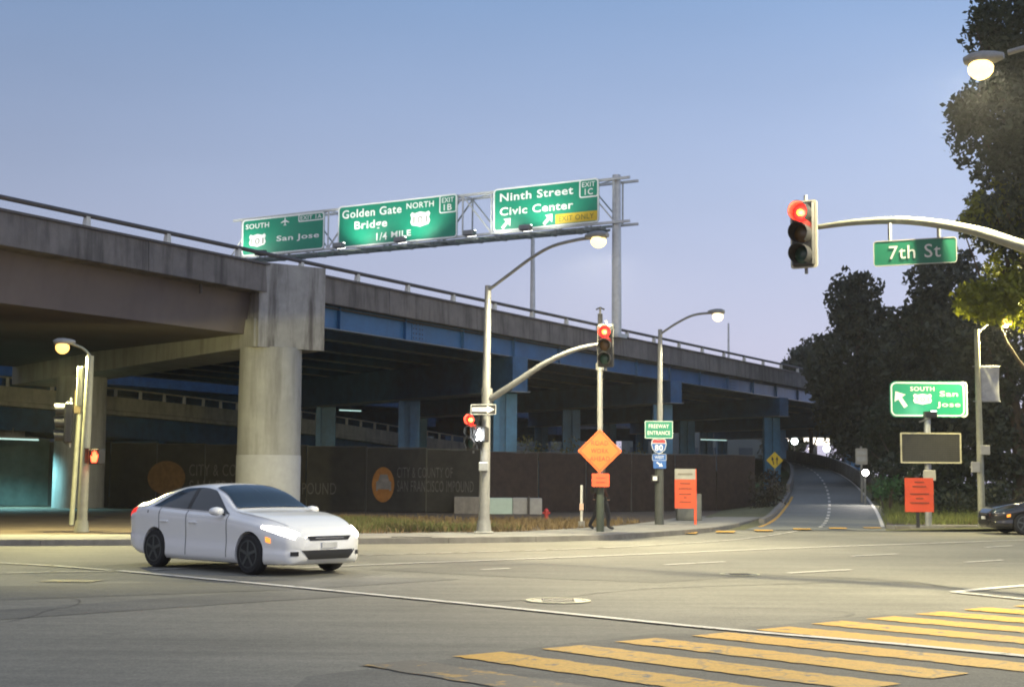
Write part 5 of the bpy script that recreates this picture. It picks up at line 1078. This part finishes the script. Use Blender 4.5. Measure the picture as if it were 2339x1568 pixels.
def make_car(name, label, loc, rz, paintm, group=None, lights=True, scale=1.0, headlamp=None):
    t = thing(name, label, 'car', loc, rz, group); t.scale = (scale,) * 3
    xs = np.concatenate([np.linspace(-2.36, -1.9, 10)[:-1], np.linspace(-1.9, 1.9, 90)[:-1], np.linspace(1.9, 2.37, 12)]); NV = 44; ring = []
    for x in xs:
        half = [spt(float(x), 11 * k / NV * .99999) for k in range(NV + 1)]
        pts = [(float(x), y, z) for y, z in half] + [(float(x), -y, z) for y, z in reversed(half[1:-1])]; ring.append(pts)
    m_ = len(ring[0]); mb = MB(); mb.v = [p for r in ring for p in r]
    for i in range(len(ring) - 1):
        for k in range(m_): mb.f.append((i * m_ + k, i * m_ + (k + 1) % m_, (i + 1) * m_ + (k + 1) % m_, (i + 1) * m_ + k))
    mb.f.append(tuple(range(m_))); mb.f.append(tuple(range((len(ring) - 1) * m_, len(ring) * m_)))
    body = mb.build('body', paintm, t, 45)
    # wheel wells by boolean
    WX = (1.42, -1.34); WR = .335
    cut = MB()
    for x in WX:
        for sd in (1, -1): cut.lathe([(WR + .03, .60), (WR + .03, 1.2)] if sd > 0 else [(WR + .03, -1.2), (WR + .03, -.60)], 28, 'y', (x, 0, WR + .01))
    co_ = cut.build('cutter', blackg); md = body.modifiers.new('b', 'BOOLEAN'); md.operation = 'DIFFERENCE'; md.object = co_; md.solver = 'EXACT'
    co_.parent = t; bpy.context.view_layer.update(); dg = bpy.context.evaluated_depsgraph_get(); nm = bpy.data.meshes.new_from_object(body.evaluated_get(dg)); body.modifiers.clear(); body.data = nm
    for p in nm.polygons: p.use_smooth = True
    nm.set_sharp_from_angle(angle=R(40)); bpy.data.objects.remove(co_)
    glass = mat('car_glass_' + name, (.018, .028, .035), .06, var=0, spec=.8); trim = mat('car_trim', (.015, .015, .015), .4, var=0)
    # windows
    side_top = lambda x: 8.85 if -.70 < x < .15 else (8.85 - 1.65 * ((x - .15) / .68) ** 1.25 if x >= .15 else 8.85 - 1.65 * ((-.70 - x) / .76) ** 1.7)
    for sd in (1, -1):
        patch(np.linspace(.80, -.34, 22), lambda x: (7.12, max(7.14, side_top(x))), sd, 10, .009).build('side_window', glass, t, 60)
        patch(np.linspace(-.38, -1.46, 22), lambda x: (7.12, max(7.14, side_top(x))), sd, 10, .009).build('side_window', glass, t, 60)
        patch(np.linspace(.84, -1.5, 40), lambda x: (7.0, 7.07), sd, 1, .010).build('window_trim', mat('car_chrome', (.6, .6, .6), .2, .9, var=0), t, 60)
        for xd in (.80, -.37, -1.2): patch([xd, xd + .016], lambda x: (2.6, 7.0), sd, 16, .004).build('door_seam', trim, t)
        for xd in (-.15, -1.02): MB().cbox(xd - .11, xd + .11, (.925 if sd > 0 else -.955), (.955 if sd > 0 else -.925), .80, .835, .008).build('door_handle', paintm, t)
        patch(np.linspace(2.30, 1.72, 14), lambda x: (6.0 + .12 * (2.3 - x), 7.75 - 1.2 * max(0, (2.12 - x)) / .42), sd, 6, .006).build('headlight', headlamp or glass, t, 60)
        patch(np.linspace(-2.36, -1.98, 10), lambda x: (5.6, 7.0), sd, 5, .006).build('tail_light', mat('tail_red', (.55, .02, .02), .25, var=0, emit=.8 if lights else 0, ecol=(1, .05, .04)), t, 60)
        patch(np.linspace(1.95, 1.84, 4), lambda x: (4.5, 5.0), sd, 2, .008).build('side_marker', mat('marker_amber', (.8, .25, .03), .3, var=0, emit=1.5 if lights else 0, ecol=(1, .35, .05)), t)
        # mirror
        ms_ = MB().lathe([(.02, -.10), (.09, -.08), (.105, 0), (.09, .07), (.03, .10)], 12, 'x', (.66, sd * 1.02, 1.02)); ms_.v = [(a, (b - sd * 1.02) * 1.15 + sd * 1.02, (c_ - 1.02) * .72 + 1.02) for a, b, c_ in ms_.v]; mo = ms_.build('mirror', paintm, t, 60)
        MB().bar((.70, sd * .88, .96), (.67, sd * .97, 1.0), .05, .03).build('stalk', trim, mo)
        patch(np.linspace(-.33, -.43, 4), lambda x: (7.12, 8.84), sd, 8, .012).build('door_pillar', blackg, t, 60)
        patch(np.linspace(2.12, .98, 30), lambda x: (8.55, 8.62), sd, 1, .003).build('bonnet_seam', trim, t, 60)
        patch(np.linspace(-1.98, -2.22, 8), lambda x: (8.9, 8.97), sd, 1, .003).build('boot_seam', trim, t, 60)
        patch(np.linspace(-1.55, -1.58, 2), lambda x: (5.4, 5.95), sd, 4, .003).build('fuel_flap_seam', trim, t)
    wsv = lambda x: (9.10, 10.999)
    patch(np.linspace(.88, .10, 30), wsv, 0, 16, .018).build('windscreen', glass, t, 60)
    patch(np.linspace(-1.10, -1.86, 24), wsv, 0, 16, .016).build('rear_window', glass, t, 60)
    for sd in (1, -1): MB().bar((.84, sd * .12 - .1, 1.075), (.70, sd * .5 - .05, 1.165), .02, .012).build('wiper', trim, t)
    # grille, intakes, plate, bonnet seam
    fx = lambda v: (lambda x: (v[0], v[1]))
    def front_strip(y0, y1, z0, z1, m, nm_, n=12, lift=.012):
        # strip across the nose: for each y find the x where the body reaches it at that height
        mb = MB()
        def xat(y, z):
            lo, hi = 1.7, 2.37
            for _ in range(9):
                mid = round((lo + hi) / 2, 3); w_ = 0; s = csec(mid)
                # half-width of section at height z
                best = 0
                zb_, zt_ = s[0][1], s[-1][1]
                if zb_ < z < zt_:
                    for k in range(40):
                        yy, zz = spt(mid, 11 * k / 40)
                        if abs(zz - z) < .03: best = max(best, yy)
                if best > abs(y): lo = mid
                else: hi = mid
            return lo
        rows = []
        for j in range(4):
            f = j / 3
            rows.append([(xat(y0(f) + (y1(f) - y0(f)) * i / n, z0 + (z1 - z0) * f) + lift, y0(f) + (y1(f) - y0(f)) * i / n, z0 + (z1 - z0) * f) for i in range(n + 1)])
        for r in rows: mb.v += r
        for j in range(3):
            for i in range(n): k = j * (n + 1) + i; mb.f.append((k, k + 1, k + n + 2, k + n + 1))
        return mb.build(nm_, m, t, 60)
    front_strip(lambda f: -.40 - .06 * f, lambda f: .40 + .06 * f, .575, .645, trim, 'grille'); front_strip(lambda f: -.30, lambda f: .30, .605, .618, mat('car_chrome', (.6, .6, .6)), 'grille_bar', 12, .02)
    front_strip(lambda f: -.42 - .14 * f, lambda f: .42 + .14 * f, .27, .42, trim, 'lower_intake')
    for sd in (1, -1): front_strip(lambda f: sd * .60, lambda f: sd * .72, .33, .40, trim, 'fog_recess', 4)
    MB().box(2.375, 2.395, -.16, .16, .45, .54).build('license_plate', mat('plate_white', (.6, .6, .58), .5), t); MB().box(-2.39, -2.365, -.16, .16, .62, .72).build('license_plate', mat('plate_white', (.6, .6, .58)), t)
    tyre = mat('tyre', (.014, .014, .015), .8, var=.2); rim = mat('alloy_rim', (.09, .10, .10), .35, .6, var=.1); under = mat('underbody', (.012, .012, .012), .9)
    MB().box(-2.0, 2.0, -.62, .62, .17, .42).build('underbody', under, t)
    for x in WX:
        for sd in (1, -1):
            w_ = thing('wheel', '', '', (x, sd * .80, WR)) ; del w_['label']; del w_['category']; bpy.data.objects.remove(w_)
            wh = MB().lathe([(.20, -.105), (.30, -.11), (WR - .01, -.085), (WR, -.05), (WR, .05), (WR - .01, .085), (.30, .11), (.20, .105)], 32, 'y').build('wheel', tyre, t, 40, (x, sd * .815, WR))
            rm = MB(); ys = -sd
            rm.lathe([(.225, .09 * sd), (.235, .108 * sd), (.21, .112 * sd), (.205, .06 * sd)], 32, 'y', cap=False); rm.lathe([(.06, .06 * sd), (.06, .105 * sd), (.02, .11 * sd)], 14, 'y')
            for k in range(5):
                a = 2 * math.pi * k / 5 + .3; rm.bar((.04 * math.cos(a), .098 * sd, .04 * math.sin(a)), (.21 * math.cos(a), .098 * sd, .21 * math.sin(a)), .03, .05)
            rm.build('rim', rim, wh, 40)
            MB().lathe([(.20, .05 * sd), (.19, .055 * sd), (.01, .055 * sd)], 20, 'y').build('brake_disc', mat('brake', (.05, .05, .05), .6), wh)
    return t
car_white = mat('car_paint_white', (.86, .86, .84), .18, var=0, spec=.6); car_black = mat('car_paint_black', (.012, .012, .014), .16, var=0, spec=.6)
for m_ in (car_white, car_black): m_.node_tree.nodes['Principled BSDF'].inputs['Coat Weight'].default_value = .6; m_.node_tree.nodes['Principled BSDF'].inputs['Coat Roughness'].default_value = .04
hl = mat('headlamp_lit', (1, .97, .9), .2, var=0, emit=22, ecol=(1, .94, .84))
hdg = R(-43)
cw = make_car('sedan', 'white four-door sedan with lit headlights driving through the intersection', (-4.72, 25.2, 0), hdg, car_white, None, True, 1.0, hl)
for sd in (1, -1): lamp('headlamp', cw, (2.32, sd * .62, .66), 45, (1, .93, .82), 'SPOT', .08, 95, (7, sd * .7, .0), .6)
make_car('parked_car', 'black parked car cut off by the right edge of the picture', (17.1, 44.6, 0), R(180), car_black, None, False, 1.0, None)

# ================================================================ PERSON (skin-modifier body, evaluated to one mesh)
def person(label, loc, rz):
    t = thing('person', label, 'person', loc, rz)
    J = {'pel': (0, 0, .93, .155), 'sp': (0, .01, 1.12, .145), 'ch': (0, .02, 1.32, .165), 'nk': (0, .0, 1.50, .06), 'hd': (0, -.03, 1.60, .095), 'ht': (0, -.02, 1.72, .085),
         'sl': (-.19, .02, 1.42, .065), 'el': (-.26, .06, 1.15, .05), 'wl': (-.24, -.08, .93, .038), 'hl': (-.23, -.12, .85, .042),
         'sr': (.19, .02, 1.42, .065), 'er': (.26, .02, 1.15, .05), 'wr': (.25, .1, .93, .038), 'hr': (.24, .13, .85, .042),
         'tl': (-.1, -.02, .86, .105), 'kl': (-.14, -.14, .48, .07), 'al': (-.18, -.12, .10, .05), 'fl': (-.19, -.30, .045, .045),
         'tr': (.1, .02, .86, .105), 'kr': (.15, .10, .48, .07), 'ar': (.24, .28, .12, .05), 'fr': (.25, .12, .045, .045)}
    E_2 = ['pel sp', 'sp ch', 'ch nk', 'nk hd', 'hd ht', 'ch sl', 'sl el', 'el wl', 'wl hl', 'ch sr', 'sr er', 'er wr', 'wr hr', 'pel tl', 'tl kl', 'kl al', 'al fl', 'pel tr', 'tr kr', 'kr ar', 'ar fr']
    names = list(J); me = bpy.data.meshes.new('body'); me.from_pydata([J[n][:3] for n in names], [tuple(names.index(x) for x in e.split()) for e in E_2], []); o = bpy.data.objects.new('body', me); COL.objects.link(o)
    md = o.modifiers.new('s', 'SKIN'); md.use_smooth_shade = True
    for i, n in enumerate(names): sv = me.skin_vertices[0].data[i]; sv.radius = (J[n][3],) * 2; sv.use_root = n == 'pel'
    sb = o.modifiers.new('d', 'SUBSURF'); sb.levels = 2; sb.render_levels = 2
    bpy.context.view_layer.update(); nm = bpy.data.meshes.new_from_object(o.evaluated_get(bpy.context.evaluated_depsgraph_get())); bpy.data.objects.remove(o)
    nm.materials.clear(); cl = mat('dark_clothes', (.018, .018, .022), .85, var=.3); sk = mat('skin', (.35, .2, .14), .6, var=.1); sh = mat('red_dark_jacket', (.05, .018, .014), .85, var=.3)
    for m_ in (cl, sk, sh): nm.materials.append(m_)
    for p in nm.polygons:
        z = p.center.z; p.use_smooth = True; p.material_index = 1 if (z > 1.53 or (z < .88 and abs(p.center.x) > .2 and z > .78)) else (2 if z > .95 else 0)
    b = link('body', nm, None, t, fix=False)
    MB().lathe([(.10, 1.60), (.115, 1.66), (.105, 1.74), (.06, 1.80), (.01, 1.815)], 14, c=(0, .005, 0)).build('hair', signbk, t, 60)
    MB().cbox(-.15, .15, .15, .30, 1.05, 1.45, .04).build('backpack', black, t)
c = g(1373, 1211, KH); person('person in dark clothes walking behind the post of the diamond sign', (c.x + .05, c.y + .55, KH), R(115))

# ================================================================ ADDED HAZE, GIVES THE LAMPS A HALO
hzm = bpy.data.materials.new('halo_haze'); hzm.use_nodes = True; hn = hzm.node_tree.nodes; hn.clear()
ho = hn.new('ShaderNodeOutputMaterial'); hv = hn.new('ShaderNodeVolumePrincipled'); hv.inputs['Color'].default_value = (.95, .96, 1, 1); hv.inputs['Density'].default_value = .0003; hv.inputs['Anisotropy'].default_value = .55
hzm.node_tree.links.new(hv.outputs[0], ho.inputs['Volume'])
hb_ = MB().box(-260, 260, -40, 330, -1.2, 27).build('haze', hzm); hb_['kind'] = 'stuff'; hb_['label'] = 'thin added haze over the whole intersection for lamp halos'; hb_['category'] = 'haze'
